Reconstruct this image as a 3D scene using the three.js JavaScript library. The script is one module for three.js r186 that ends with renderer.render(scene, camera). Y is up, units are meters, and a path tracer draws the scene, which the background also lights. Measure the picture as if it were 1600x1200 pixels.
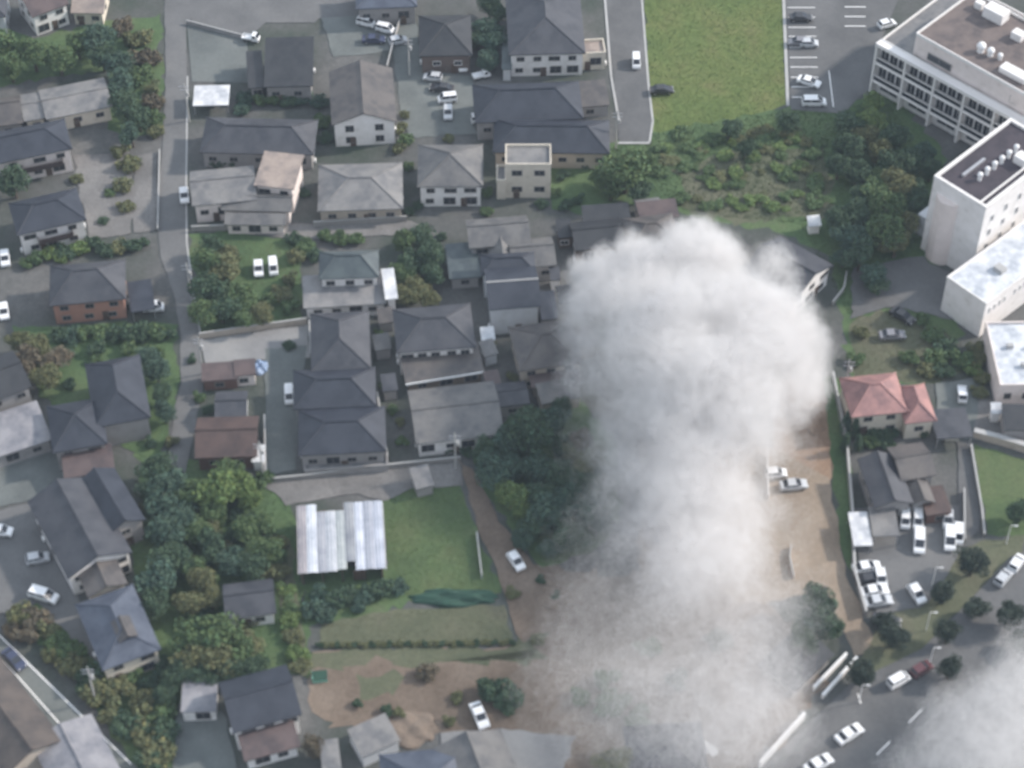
import * as THREE from 'three';
import { mergeGeometries } from 'three/addons/utils/BufferGeometryUtils.js';
import { RoundedBoxGeometry } from 'three/addons/geometries/RoundedBoxGeometry.js';

// ---------------------------------------------------------------- camera, sky, sun, exposure
const scene = new THREE.Scene();
const PITCH = 48 * Math.PI / 180, FOV = 20, DIST = 358;
const camera = new THREE.PerspectiveCamera(FOV, 4 / 3, 1, 4000);
camera.position.set(0, DIST * Math.sin(PITCH), DIST * Math.cos(PITCH));
camera.lookAt(0, 0, 0);
camera.focus = 2000; camera.userData.fStop = 0.115;      // a soft long lens from the air
const renderer = new THREE.WebGLRenderer({ antialias: true });
renderer.setSize(1024, 768);
renderer.toneMapping = THREE.LinearToneMapping;
renderer.toneMappingExposure = 1.1;
renderer.shadowMap.enabled = true;

const SUN = new THREE.Vector3(0.8, 0.52, -0.22).normalize();
// hazy, thinly clouded sky, brighter round the sun
{
  const W = 256, H = 128, d = new Float32Array(W * H * 4);
  for (let y = 0; y < H; y++) for (let x = 0; x < W; x++) {
    const e = Math.max(0, ((y + 0.5) / H - 0.5) * 2), i = (y * W + x) * 4;
    const az = ((x + 0.5) / W - 0.5) * 2 * Math.PI, el = ((y + 0.5) / H - 0.5) * Math.PI, cs = Math.cos(el) * Math.cos(az) * SUN.x + Math.sin(el) * SUN.y + Math.cos(el) * Math.sin(az) * SUN.z;
    const t = Math.pow(e, 0.6), l = 0.66 + 0.14 * t + 0.9 * Math.exp(-(Math.acos(Math.min(1, cs)) ** 2) / 0.35);
    d[i] = l * (0.91 - 0.03 * t); d[i + 1] = l * (1.005 - 0.01 * t); d[i + 2] = l * (1.13 + 0.03 * t); d[i + 3] = 1;
  }
  const sky = new THREE.DataTexture(d, W, H, THREE.RGBAFormat, THREE.FloatType);
  sky.mapping = THREE.EquirectangularReflectionMapping; sky.magFilter = THREE.LinearFilter; sky.needsUpdate = true;
  scene.background = sky; scene.environment = sky;
}
const sun = new THREE.DirectionalLight(new THREE.Color(1, 0.9, 0.8), 4.4);
sun.position.copy(SUN).multiplyScalar(330);
sun.target.position.set(0, 0, 0);
sun.castShadow = true; sun.shadow.radius = 6;
Object.assign(sun.shadow.camera, { left: -160, right: 160, top: 160, bottom: -160, near: 1, far: 800 });
sun.shadow.mapSize.set(4096, 4096);
scene.add(sun, sun.target);

// ---------------------------------------------------------------- helpers
let seedState = 20161;
const rnd = () => { seedState = (seedState + 0x6d2b79f5) | 0; let t = Math.imul(seedState ^ (seedState >>> 15), 1 | seedState); t = (t + Math.imul(t ^ (t >>> 7), 61 | t)) ^ t; return ((t ^ (t >>> 14)) >>> 0) / 4294967296; };
const rr = (a, b) => a + (b - a) * rnd();
const gauss = () => Math.sqrt(-2 * Math.log(rnd() + 1e-9)) * Math.cos(6.28318 * rnd());
const V = (x, y, z) => new THREE.Vector3(x, y, z);
const FPX = 600 / Math.tan(FOV * Math.PI / 360), SP = Math.sin(PITCH), CP = Math.cos(PITCH);
// a point of the survey grid (1600 x 1200 oblique map of the district) at height h above the ground, in metres
function G(px, py, h = 0) {
  const a = (px - 800) / FPX, b = (600 - py) / FPX;
  const dx = a, dy = -SP + b * CP, dz = -CP - b * SP, c = camera.position, t = (h - c.y) / dy;
  return V(c.x + dx * t, h, c.z + dz * t);
}
const used = new Map();
function numbered(name) { const n = used.get(name) || 0; used.set(name, n + 1); return n ? name + '_' + String(n).padStart(3, '0') : name; }
function tag(o, label, category, group, kind) {
  o.userData.label = label; o.userData.category = category;
  if (group) o.userData.group = group;
  if (kind) o.userData.kind = kind;
  return o;
}
function mesh(name, geo, m, parent) {
  const o = new THREE.Mesh(geo, m); o.name = parent === scene ? numbered(name) : name;
  o.castShadow = o.receiveShadow = true; parent.add(o); return o;
}
function thing(name, label, category, pos, turn = 0, group) {
  const o = new THREE.Group(); o.name = numbered(name); o.position.copy(pos); o.rotation.y = turn; scene.add(o);
  return tag(o, label, category, group);
}
function fbmTile(size, base, oct, seed) {          // tileable value noise, 0..1
  const out = new Float32Array(size * size); let amp = 1, tot = 0;
  for (let o = 0; o < oct; o++) {
    const n = base << o; if (n > size) break;
    const g = new Float32Array(n * n); let s = (seed * 7919 + o * 104729) | 0;
    for (let i = 0; i < n * n; i++) { s = (Math.imul(s ^ (s >>> 13), 0x5bd1e995) + 0x9e3779b9 + i) | 0; let t = Math.imul(s ^ (s >>> 15), 0x2c1b3c6d); g[i] = ((t ^ (t >>> 12)) >>> 0) / 4294967296; }
    for (let y = 0; y < size; y++) {
      const fy = y / size * n, y0 = Math.floor(fy), ty = fy - y0, sy = ty * ty * (3 - 2 * ty), r0 = (y0 % n) * n, r1 = ((y0 + 1) % n) * n;
      for (let x = 0; x < size; x++) {
        const fx = x / size * n, x0 = Math.floor(fx), tx = fx - x0, sx = tx * tx * (3 - 2 * tx), c0 = x0 % n, c1 = (x0 + 1) % n;
        const a = g[r0 + c0] + (g[r0 + c1] - g[r0 + c0]) * sx, b = g[r1 + c0] + (g[r1 + c1] - g[r1 + c0]) * sx;
        out[y * size + x] += amp * (a + (b - a) * sy);
      }
    }
    tot += amp; amp *= 0.62;
  }
  for (let i = 0; i < out.length; i++) out[i] = Math.min(1, Math.max(0, (out[i] / tot - 0.5) * 1.7 + 0.5));
  return out;
}
// a colour ramp over tileable noise, colours are linear base colours; metres is the size of one repeat
function rampTex(size, metres, colors, base, oct, seed, grain = 0.1) {
  const n = fbmTile(size, base, oct, seed), f = fbmTile(size, Math.min(size / 2, base * 24), 3, seed + 5), d = new Uint8Array(size * size * 4), top = colors.length - 1;
  for (let i = 0; i < size * size; i++) {
    const t = Math.min(0.9999, n[i]) * top, k = Math.floor(t), m = t - k, g = 1 + (f[i] - 0.5) * 2 * grain;
    for (let c = 0; c < 3; c++) { const l = Math.max(0, (colors[k][c] + (colors[k + 1][c] - colors[k][c]) * m) * g); d[i * 4 + c] = Math.min(255, 255 * (l <= 0.0031308 ? l * 12.92 : 1.055 * Math.pow(l, 1 / 2.4) - 0.055)); }
    d[i * 4 + 3] = 255;
  }
  const t = new THREE.DataTexture(d, size, size); t.colorSpace = THREE.SRGBColorSpace; t.wrapS = t.wrapT = THREE.RepeatWrapping; t.magFilter = THREE.LinearFilter;
  t.repeat.set(1 / metres, 1 / metres); t.needsUpdate = true; return t;
}
function greyTex(size, metres, fn) {
  const d = new Uint8Array(size * size * 4);
  for (let y = 0; y < size; y++) for (let x = 0; x < size; x++) { const v = Math.min(255, Math.max(0, 255 * fn(x / size, y / size, x, y))), i = (y * size + x) * 4; d[i] = d[i + 1] = d[i + 2] = v; d[i + 3] = 255; }
  const t = new THREE.DataTexture(d, size, size); t.wrapS = t.wrapT = THREE.RepeatWrapping; t.magFilter = THREE.LinearFilter; t.repeat.set(1 / metres, 1 / metres); t.needsUpdate = true; return t;
}
// uv in metres on every face: u along the level line, v up the slope
function metric(g) {
  const q = g.index ? g.toNonIndexed() : g; q.computeVertexNormals();
  const p = q.attributes.position, uv = new Float32Array(p.count * 2), a = V(), b = V(), c = V(), n = V(), t = V(), s = V(), off = rr(0, 7);
  for (let i = 0; i < p.count; i += 3) {
    a.fromBufferAttribute(p, i); b.fromBufferAttribute(p, i + 1); c.fromBufferAttribute(p, i + 2);
    n.subVectors(b, a).cross(s.subVectors(c, a)).normalize();
    if (Math.abs(n.y) > 0.99) { t.set(1, 0, 0); s.set(0, 0, -1); } else { t.set(n.z, 0, -n.x).normalize(); s.crossVectors(n, t); }
    for (const [k, v] of [[0, a], [1, b], [2, c]]) { uv[(i + k) * 2] = v.dot(t) + off; uv[(i + k) * 2 + 1] = v.dot(s) + off; }
  }
  q.setAttribute('uv', new THREE.BufferAttribute(uv, 2)); return q;
}
const box = (w, h, d, x = 0, y = 0, z = 0) => new THREE.BoxGeometry(w, h, d).translate(x, y, z);
const merge = (list) => mergeGeometries(list.map((g) => { const q = g.index ? g.toNonIndexed() : g; for (const k of Object.keys(q.attributes)) if (!['position', 'normal', 'uv'].includes(k)) q.deleteAttribute(k); return q; }));
function poly(verts, faces) {                        // faces: lists of vertex numbers, counter-clockwise from outside
  const a = []; for (const f of faces) for (let k = 1; k < f.length - 1; k++) a.push(...verts[f[0]], ...verts[f[k]], ...verts[f[k + 1]]);
  const g = new THREE.BufferGeometry(); g.setAttribute('position', new THREE.Float32BufferAttribute(a, 3)); return metric(g);
}

// ---------------------------------------------------------------- materials
const col = (r, g, b) => new THREE.Color().setRGB(r, g, b);
const weather = rampTex(512, 9, [[0.5, 0.52, 0.55], [0.74, 0.74, 0.74], [0.96, 0.94, 0.9], [1, 0.99, 0.96]], 4, 7, 11, 0.16);
const tileBump = greyTex(256, 2.4, (u, v) => { const r = (v * 9) % 1, w = (u * 9) % 1; return 0.35 * r + 0.4 * Math.abs(Math.sin(w * Math.PI)) + 0.1; });
const ribBump = greyTex(256, 2.4, (u) => { const w = (u * 6) % 1; return w < 0.16 ? 1 : 0; });
const plaster = rampTex(512, 7, [[0.72, 0.71, 0.69], [0.9, 0.9, 0.89], [0.97, 0.97, 0.97], [1, 1, 1]], 4, 7, 23, 0.05);
const mats = {};
const roofMat = (k, r, g, b, rough = 0.46, bump = tileBump, bs = 0.02) => mats[k] = new THREE.MeshStandardMaterial({ color: col(r, g, b), map: weather, roughness: rough, bumpMap: bump, bumpScale: bs, name: 'roof_' + k });
roofMat('navy', 0.036, 0.043, 0.062); roofMat('dark', 0.036, 0.039, 0.046); roofMat('slate', 0.066, 0.07, 0.085); roofMat('blue', 0.09, 0.108, 0.15); roofMat('umber', 0.105, 0.088, 0.08);
roofMat('grey', 0.16, 0.158, 0.16); roofMat('light', 0.225, 0.222, 0.225); roofMat('taupe', 0.12, 0.11, 0.108); roofMat('brown', 0.115, 0.085, 0.085);
roofMat('maroon', 0.095, 0.062, 0.056); roofMat('red', 0.4, 0.22, 0.21); roofMat('beige', 0.36, 0.3, 0.27, 0.7, ribBump, 0.02); roofMat('teal', 0.09, 0.115, 0.125);
roofMat('lilac', 0.29, 0.29, 0.32, 0.5, ribBump, 0.02); roofMat('tin', 0.55, 0.58, 0.66, 0.42, ribBump, 0.02); roofMat('white', 0.72, 0.74, 0.78, 0.5, ribBump, 0.015); roofMat('deck', 0.17, 0.14, 0.135, 0.85, tileBump, 0.002); roofMat('darkdeck', 0.06, 0.05, 0.065, 0.85, tileBump, 0.002);
roofMat('palewhite', 0.68, 0.72, 0.78, 0.7, tileBump, 0.002); roofMat('concrete', 0.24, 0.24, 0.25, 0.9, tileBump, 0.002);
const wallMat = (k, r, g, b) => mats['w_' + k] = new THREE.MeshStandardMaterial({ color: col(r, g, b), map: plaster, roughness: 0.85, name: 'wall_' + k });
wallMat('white', 0.82, 0.8, 0.79); wallMat('cream', 0.68, 0.62, 0.53); wallMat('beige', 0.47, 0.41, 0.35); wallMat('grey', 0.32, 0.31, 0.31); wallMat('salmon', 0.42, 0.225, 0.17);
wallMat('brown', 0.14, 0.11, 0.1); wallMat('pale', 0.6, 0.62, 0.65); wallMat('rust', 0.16, 0.09, 0.075); wallMat('block', 0.3, 0.29, 0.28); wallMat('pink', 0.78, 0.7, 0.67); wallMat('timber', 0.2, 0.16, 0.13);
const M = {
  glass: new THREE.MeshStandardMaterial({ color: col(0.03, 0.035, 0.045), roughness: 0.12, name: 'window_glass' }),
  frame: new THREE.MeshStandardMaterial({ color: col(0.25, 0.24, 0.23), roughness: 0.5, name: 'window_frame' }),
  frameWhite: new THREE.MeshStandardMaterial({ color: col(0.75, 0.75, 0.75), roughness: 0.5, name: 'white_frame' }),
  metal: new THREE.MeshStandardMaterial({ color: col(0.5, 0.5, 0.52), roughness: 0.4, metalness: 0.6, name: 'metal' }),
  whitePaint: new THREE.MeshStandardMaterial({ color: col(0.8, 0.8, 0.8), roughness: 0.6, name: 'white_paint' }),
  darkRail: new THREE.MeshStandardMaterial({ color: col(0.05, 0.035, 0.035), roughness: 0.5, name: 'dark_rail' }),
  paleConcrete: new THREE.MeshStandardMaterial({ color: col(0.42, 0.42, 0.42), map: plaster, roughness: 0.9, name: 'pale_concrete' }),
  ridge: new THREE.MeshStandardMaterial({ color: col(0.15, 0.155, 0.17), map: weather, roughness: 0.7, name: 'ridge_tile' }),
  door: new THREE.MeshStandardMaterial({ color: col(0.09, 0.06, 0.045), roughness: 0.6, name: 'door_wood' }),
  blueTarp: new THREE.MeshStandardMaterial({ color: col(0.22, 0.3, 0.44), roughness: 0.5, name: 'blue_tarp' }),
  net: new THREE.MeshStandardMaterial({ color: col(0.02, 0.072, 0.05), map: weather, roughness: 0.8, name: 'green_net' }),
  mint: new THREE.MeshStandardMaterial({ color: col(0.25, 0.55, 0.45), roughness: 0.6, name: 'mint_sheet' }),
  tyre: new THREE.MeshStandardMaterial({ color: col(0.02, 0.02, 0.02), roughness: 0.9, name: 'rubber' }),
  rim: new THREE.MeshStandardMaterial({ color: col(0.5, 0.5, 0.5), roughness: 0.35, metalness: 0.8, name: 'wheel_rim' }),
  lamp: new THREE.MeshStandardMaterial({ color: col(0.75, 0.76, 0.78), roughness: 0.15, name: 'headlight' }),
  tail: new THREE.MeshStandardMaterial({ color: col(0.35, 0.02, 0.02), roughness: 0.2, name: 'tail_lamp' }),
  wood: new THREE.MeshStandardMaterial({ color: col(0.08, 0.06, 0.045), roughness: 0.9, name: 'bark' }),
  pole: new THREE.MeshStandardMaterial({ color: col(0.4, 0.4, 0.39), roughness: 0.85, name: 'pole_concrete' }),
};
const groundMat = (name, metres, colors, base, seed, grain = 0.12, size = 1024) => new THREE.MeshStandardMaterial({ map: rampTex(size, metres, colors, base, 7, seed, grain), roughness: 0.95, name });
const GM = {
  yard: groundMat('yard_earth', 90, [[0.04, 0.056, 0.042], [0.066, 0.074, 0.066], [0.092, 0.094, 0.092], [0.125, 0.124, 0.122]], 9, 3, 0.15, 2048),  // earth and gravel tone, darkened partly to stand in for shadow between the houses
  asphalt: groundMat('asphalt', 30, [[0.095, 0.097, 0.1], [0.125, 0.127, 0.13], [0.155, 0.155, 0.157]], 4, 31, 0.08),
  paleAsphalt: groundMat('pale_asphalt', 30, [[0.1, 0.102, 0.105], [0.132, 0.134, 0.137], [0.162, 0.162, 0.162]], 4, 37, 0.08),
  greenAsphalt: groundMat('mossy_asphalt', 30, [[0.1, 0.112, 0.112], [0.135, 0.15, 0.147], [0.165, 0.177, 0.173]], 4, 41, 0.08),
  gravel: groundMat('gravel', 30, [[0.125, 0.122, 0.12], [0.165, 0.16, 0.157], [0.205, 0.2, 0.195]], 5, 43, 0.16),
  concrete: groundMat('concrete_paving', 30, [[0.2, 0.2, 0.205], [0.25, 0.25, 0.25], [0.29, 0.285, 0.28]], 5, 47, 0.06),
  grass: groundMat('meadow', 40, [[0.08, 0.12, 0.034], [0.105, 0.148, 0.042], [0.125, 0.158, 0.048], [0.15, 0.156, 0.06]], 5, 53, 0.18),
  lush: groundMat('lush_grass', 40, [[0.055, 0.09, 0.038], [0.075, 0.115, 0.046], [0.1, 0.125, 0.056]], 6, 59, 0.18),
  dry: groundMat('dry_grass', 40, [[0.075, 0.088, 0.053], [0.102, 0.11, 0.068], [0.125, 0.12, 0.084]], 5, 61, 0.15),
  scrub: groundMat('scrub', 40, [[0.052, 0.094, 0.038], [0.066, 0.112, 0.045], [0.078, 0.122, 0.05], [0.09, 0.118, 0.058]], 6, 67, 0.2),
  soil: groundMat('bare_soil', 40, [[0.115, 0.088, 0.067], [0.158, 0.122, 0.095], [0.2, 0.16, 0.128]], 5, 71, 0.15),
  orange: groundMat('orange_soil', 40, [[0.19, 0.125, 0.085], [0.24, 0.165, 0.115], [0.265, 0.2, 0.15]], 6, 73, 0.15),
  sand: groundMat('pale_sand', 40, [[0.2, 0.158, 0.12], [0.255, 0.205, 0.158], [0.3, 0.245, 0.192]], 5, 79, 0.12),
};

// ---------------------------------------------------------------- the ground, roads and lots
{
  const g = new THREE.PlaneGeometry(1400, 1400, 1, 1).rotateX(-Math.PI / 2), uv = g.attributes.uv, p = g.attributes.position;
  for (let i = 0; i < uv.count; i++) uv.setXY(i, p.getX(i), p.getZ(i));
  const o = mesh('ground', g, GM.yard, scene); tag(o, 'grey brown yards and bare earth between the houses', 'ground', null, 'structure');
}
let sheet = 0;
const levels = {};
// a sheet of ground cover; each sheet lies 4 mm above the one laid before it
function patch(name, label, category, pts, m, wobble = 0, smooth = true) {
  const P = pts.map(([x, y]) => { const q = G(x, y); return new THREE.Vector2(q.x, q.z); });
  let ring = P;
  if (wobble > 0) {
    const fine = [];
    for (let i = 0; i < P.length; i++) {
      const a = P[i], b = P[(i + 1) % P.length], n = Math.max(1, Math.round(a.distanceTo(b) / 1.6));
      for (let k = 0; k < n; k++) { const t = k / n; fine.push(new THREE.Vector2(a.x + (b.x - a.x) * t + wobble * gauss() * 0.5, a.y + (b.y - a.y) * t + wobble * gauss() * 0.5)); }
    }
    ring = fine;
  }
  const tri = THREE.ShapeUtils.triangulateShape(ring, []), y = 0.004 * ++sheet, pos = [], uv = [];
  for (const t of tri) {
    let [a, b, c] = t.map((k) => ring[k]);
    if ((b.x - a.x) * (c.y - a.y) - (b.y - a.y) * (c.x - a.x) > 0) [b, c] = [c, b];
    for (const q of [a, b, c]) { pos.push(q.x, y, q.y); uv.push(q.x + 13.7 * sheet, q.y + 5.3 * sheet); }
  }
  const g = new THREE.BufferGeometry(); g.setAttribute('position', new THREE.Float32BufferAttribute(pos, 3)); g.setAttribute('uv', new THREE.Float32BufferAttribute(uv, 2)); g.computeVertexNormals();
  const o = mesh(name, g, m, scene); tag(o, label, category, null, 'structure'); return o;
}
const S = 'structure';
// greenery and earth first
patch('meadow', 'broad green meadow beside the car park', 'meadow', [[1003, -30], [1222, -30], [1230, 165], [1180, 185], [1020, 215], [1016, 150]], GM.grass, 0.5);
patch('scrubland', 'overgrown scrub slope below the meadow', 'scrub', [[900, 235], [1020, 205], [1180, 178], [1235, 165], [1395, 150], [1480, 240], [1470, 420], [1500, 520], [1470, 600], [1330, 600], [1300, 400], [1200, 360], [1080, 340], [930, 300]], GM.scrub, 0.9);
patch('rough_grass', 'green rough grass in the middle of the scrub', 'grass', [[1060, 265], [1180, 220], [1290, 240], [1300, 330], [1180, 350], [1070, 330]], GM.dry, 1.6);
patch('grass_slope', 'worn brown grass slope behind the red roofed house', 'grass', [[1330, 500], [1400, 480], [1480, 520], [1500, 580], [1450, 600], [1335, 590]], GM.dry, 1.0);
patch('garden_ground', 'dark planted ground under the trees at the upper lane bend', 'garden', [[-30, 40], [60, 60], [130, 40], [200, 30], [255, 20], [252, 200], [190, 225], [170, 200], [170, 110], [30, 130], [-30, 140]], GM.scrub, 0.8);
patch('garden_ground', 'mossy garden ground beside the lane near the two white cars', 'garden', [[296, 368], [360, 362], [470, 378], [478, 498], [312, 522]], GM.scrub, 0.7);
patch('orchard_ground', 'overgrown woodland floor around the metal roofed barn', 'woodland floor', [[215, 700], [320, 720], [410, 752], [452, 760], [480, 960], [490, 1070], [470, 1060], [340, 1060], [270, 1100], [275, 1200], [210, 1200], [120, 1060], [30, 960], [60, 930], [160, 1040], [250, 1010], [200, 850], [225, 800]], GM.scrub, 0.9);
patch('grass_plot', 'lush green grass plot beside the metal roofed barn', 'grass', [[590, 770], [640, 755], [715, 750], [752, 850], [785, 925], [640, 940], [610, 920]], GM.lush, 0.5);
patch('weedy_plot', 'weedy plot below the metal roofed barn', 'ground', [[468, 890], [612, 885], [640, 940], [600, 960], [520, 975], [480, 985]], GM.scrub, 0.8);  // plain scrub ground colour, as in the gardens
patch('field', 'dry olive field below the green net', 'field', [[505, 975], [600, 955], [790, 945], [800, 1005], [500, 1012]], GM.dry, 0.4);
patch('bare_soil', 'brown bare soil below the hedge line', 'soil', [[480, 1018], [810, 1010], [850, 960], [800, 890], [850, 880], [960, 900], [1100, 900], [1130, 1200], [830, 1230], [690, 1160], [480, 1120]], GM.soil, 1.5);
patch('weedy_grass', 'patch of weeds on the bare soil', 'grass', [[560, 1055], [620, 1056], [630, 1078], [575, 1088]], GM.dry, 2.0);
patch('weedy_grass', 'strip of weeds along the soil beside the hedge', 'grass', [[490, 1015], [800, 1008], [850, 985], [860, 1030], [790, 1035], [560, 1042], [490, 1040]], GM.dry, 1.8);
patch('earth_bank', 'orange earth bank beside the smoke', 'soil', [[1215, 600], [1300, 590], [1315, 720], [1290, 760], [1200, 740]], GM.orange, 0.9);
patch('sandy_ground', 'pale sandy building ground under the smoke', 'sand', [[1000, 690], [1200, 700], [1295, 745], [1325, 900], [1370, 1010], [1335, 1025], [1290, 920], [1130, 960], [1000, 900]], GM.sand, 0.6);
patch('grass_verge', 'dark grass verge along the wall beside the sandy ground', 'grass', [[1288, 590], [1310, 590], [1335, 800], [1330, 900], [1315, 860], [1300, 740]], GM.scrub, 0.5);
patch('lawn', 'bright green lawn behind the concrete wall', 'lawn', [[1520, 695], [1620, 720], [1620, 840], [1545, 835], [1530, 780]], GM.lush, 0.5);
patch('verge', 'scruffy green verge under the street trees', 'verge', [[1370, 985], [1450, 900], [1520, 850], [1600, 835], [1600, 870], [1500, 950], [1440, 1020], [1360, 1075], [1330, 1060]], GM.dry, 0.6);
patch('grass_strip', 'narrow yellow green hedge bank beside the barn', 'grass', [[425, 850], [452, 840], [475, 1000], [482, 1060], [455, 1040], [440, 960]], GM.dry, 0.5);
patch('grove_floor', 'overgrown grove floor beside the dirt track', 'woodland floor', [[735, 700], [800, 650], [900, 620], [960, 690], [970, 800], [930, 860], [850, 890], [800, 830], [750, 750]], GM.scrub, 0.9);
patch('garden_ground', 'dark planted garden around the big navy roofed house', 'garden', [[20, 510], [275, 505], [278, 600], [262, 700], [225, 715], [180, 690], [60, 620], [40, 570]], GM.scrub, 0.8);
patch('garden_ground', 'mossy back gardens behind the boxy cream house', 'garden', [[850, 245], [960, 240], [1000, 300], [930, 335], [860, 325]], GM.scrub, 0.7);
patch('bare_soil', 'grey brown bare soil under the lower smoke', 'soil', [[960, 900], [1130, 930], [1230, 960], [1290, 1060], [1180, 1230], [1050, 1240], [1000, 1100]], GM.soil, 1.8);
// lots
patch('paved_lot', 'grey green paved lot beside the white carport', 'paving', [[292, 38], [385, 60], [392, 130], [300, 128]], GM.greenAsphalt);
patch('car_park', 'grey green courtyard full of parked cars', 'car park', [[500, 20], [560, 20], [650, 30], [660, 110], [740, 120], [745, 210], [640, 215], [625, 180], [615, 80], [520, 90]], GM.greenAsphalt, 0.3);
patch('road', 'dark cul-de-sac road with white kerb lines beside the meadow', 'road', [[941, -40], [999, -40], [1021, 190], [1016, 226], [968, 226], [962, 150]], GM.asphalt);
patch('car_park', 'asphalt car park with white bay lines', 'car park', [[1226, -40], [1420, -40], [1378, 60], [1378, 140], [1345, 150], [1318, 178], [1236, 172]], GM.asphalt);
patch('lane', 'narrow grey lane running down past the gardens', 'lane', [[256, -40], [340, -40], [305, 20], [291, 40], [292, 120], [294, 220], [290, 300], [291, 380], [300, 450], [312, 520], [318, 600], [306, 660], [290, 740], [262, 730], [272, 640], [282, 600], [282, 520], [272, 460], [250, 400], [246, 330], [254, 230], [259, 120]], GM.paleAsphalt, 0.12);
patch('road', 'pale road crossing the top of the district', 'road', [[290, -40], [560, -40], [560, 25], [500, 28], [490, 36], [415, 36], [385, 62], [300, 34]], GM.paleAsphalt, 0.15);
patch('parking_bay', 'concrete parking strip beside the lane', 'paving', [[210, 245], [247, 238], [245, 360], [208, 365]], GM.gravel, 0.2);
patch('yard', 'pale gravel yard between the two white walled houses', 'yard', [[115, 245], [200, 235], [212, 300], [205, 365], [140, 375], [130, 330]], GM.gravel, 0.5);
patch('yard', 'pale concrete yard below the garden wall', 'yard', [[313, 532], [482, 508], [484, 560], [450, 560], [320, 570]], GM.concrete, 0.2);
patch('alley', 'blue grey alley beside the dark roofed houses', 'alley', [[415, 545], [480, 540], [470, 600], [462, 735], [414, 745]], GM.greenAsphalt, 0.2);
patch('alley', 'grey alley along the middle block wall', 'alley', [[296, 356], [640, 346], [700, 372], [640, 366], [470, 376], [360, 360]], GM.gravel, 0.3);
patch('yard', 'grey gravel strip above the metal roofed barn', 'yard', [[405, 752], [720, 722], [722, 760], [640, 765], [600, 785], [560, 772], [450, 790]], GM.gravel, 0.3);
patch('track', 'brown dirt track beside the grass plot', 'track', [[716, 718], [736, 733], [788, 826], [830, 882], [880, 925], [865, 985], [815, 1005], [795, 960], [785, 910], [750, 830]], GM.soil, 0.35);
patch('yard', 'grey yard in front of the long tiled house', 'yard', [[-30, 800], [60, 790], [110, 905], [165, 1045], [120, 1010], [60, 940], [-30, 970]], GM.paleAsphalt, 0.5);
patch('yard', 'blue grey driveway below the pale shed', 'yard', [[275, 1115], [345, 1112], [380, 1230], [270, 1230]], GM.greenAsphalt, 0.3);
patch('yard', 'grey yard beside the pale flat roof at the west edge', 'yard', [[-30, 715], [85, 695], [105, 740], [90, 770], [-30, 800]], GM.greenAsphalt, 0.4);
patch('road', 'blue grey road running diagonally past the brown roofed building', 'road', [[-30, 962], [215, 1200], [245, 1240], [150, 1240], [-30, 1042]], GM.greenAsphalt);
patch('car_park', 'asphalt yard with rows of white cars', 'car park', [[1330, 795], [1500, 790], [1505, 850], [1470, 920], [1440, 950], [1370, 960], [1345, 900]], GM.paleAsphalt, 0.2);
patch('drive', 'dark drive beside the rows of white cars', 'drive', [[1495, 690], [1520, 690], [1535, 790], [1530, 830], [1502, 850]], GM.asphalt, 0.2);
patch('road', 'wide grey main road below the street trees', 'road', [[1640, 850], [1640, 1260], [1150, 1260], [1190, 1200], [1330, 1068], [1440, 1015], [1500, 955], [1580, 870]], GM.asphalt);
patch('paved_lot', 'blue grey paved forecourt beside the red roofed house', 'paving', [[1462, 600], [1530, 590], [1560, 690], [1520, 690], [1465, 690]], GM.greenAsphalt, 0.3);
patch('pavement', 'grey pavement in front of the white hall', 'pavement', [[1530, 625], [1640, 630], [1640, 720], [1520, 680]], GM.gravel, 0.2);
patch('drive', 'grey drive at the foot of the gabled house', 'drive', [[690, 1145], [780, 1140], [900, 1150], [870, 1240], [700, 1240]], GM.concrete, 0.4);
patch('yard', 'dark forecourt between the tree belt and the white building', 'yard', [[1330, 420], [1440, 400], [1500, 440], [1490, 500], [1400, 480], [1330, 500]], GM.asphalt, 0.5);
// painted lines and kerbs
function strip(pts, w, h, y0) {                      // a raised strip along a polyline of survey points
  const out = [];
  for (let i = 0; i < pts.length - 1; i++) {
    const a = G(...pts[i]), b = G(...pts[i + 1]), L = a.distanceTo(b);
    out.push(box(L + w * 0.4, h, w).rotateY(-Math.atan2(b.z - a.z, b.x - a.x)).translate((a.x + b.x) / 2, y0 + h / 2, (a.z + b.z) / 2));
  }
  return metric(merge(out));
}
function kerb(label, pts, w = 0.35, h = 0.14) { tag(mesh('kerb', strip(pts, w, h, 0), M.paleConcrete, scene), label, 'kerb', null, S); }
kerb('pale kerb along the houses side of the cul-de-sac road', [[942, -40], [955, 120], [967, 190]], 0.45);
kerb('pale kerb between the cul-de-sac road and the meadow', [[1000, -40], [1013, 130], [1020, 190], [1015, 222]], 0.4);
kerb('pale kerb closing the end of the cul-de-sac road', [[966, 224], [1014, 224]], 0.5);
kerb('pale kerb between the meadow and the car park', [[1223, -40], [1231, 165]], 0.6);
kerb('pale kerb along the gardens on the lane', [[293, 120], [291, 300], [292, 380], [301, 450], [313, 520]], 0.3);
const line = (pts, w) => strip(pts, w, 0.006, 0.004 * (sheet + 2));
function marking(label, list, w = 0.15) { for (const pts of list) tag(mesh('painted_line', line(pts, w), M.whitePaint, scene), label, 'road marking', label, S); }
marking('white bay lines in the car park row beside the meadow', [-3, 13, 28, 44, 58, 75, 91, 106, 122, 137, 153].map((y) => [[1230 + y * 0.05, y], [1272 + y * 0.05, y]]), 0.22);
marking('white bay lines in the car park row beside the apartment building', [-3, 12, 27, 42].map((y) => [[1320, y], [1352, y]]), 0.25);
marking('white edge line at the bottom of the car park', [[[1295, 112], [1302, 168]]], 0.2);
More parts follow.
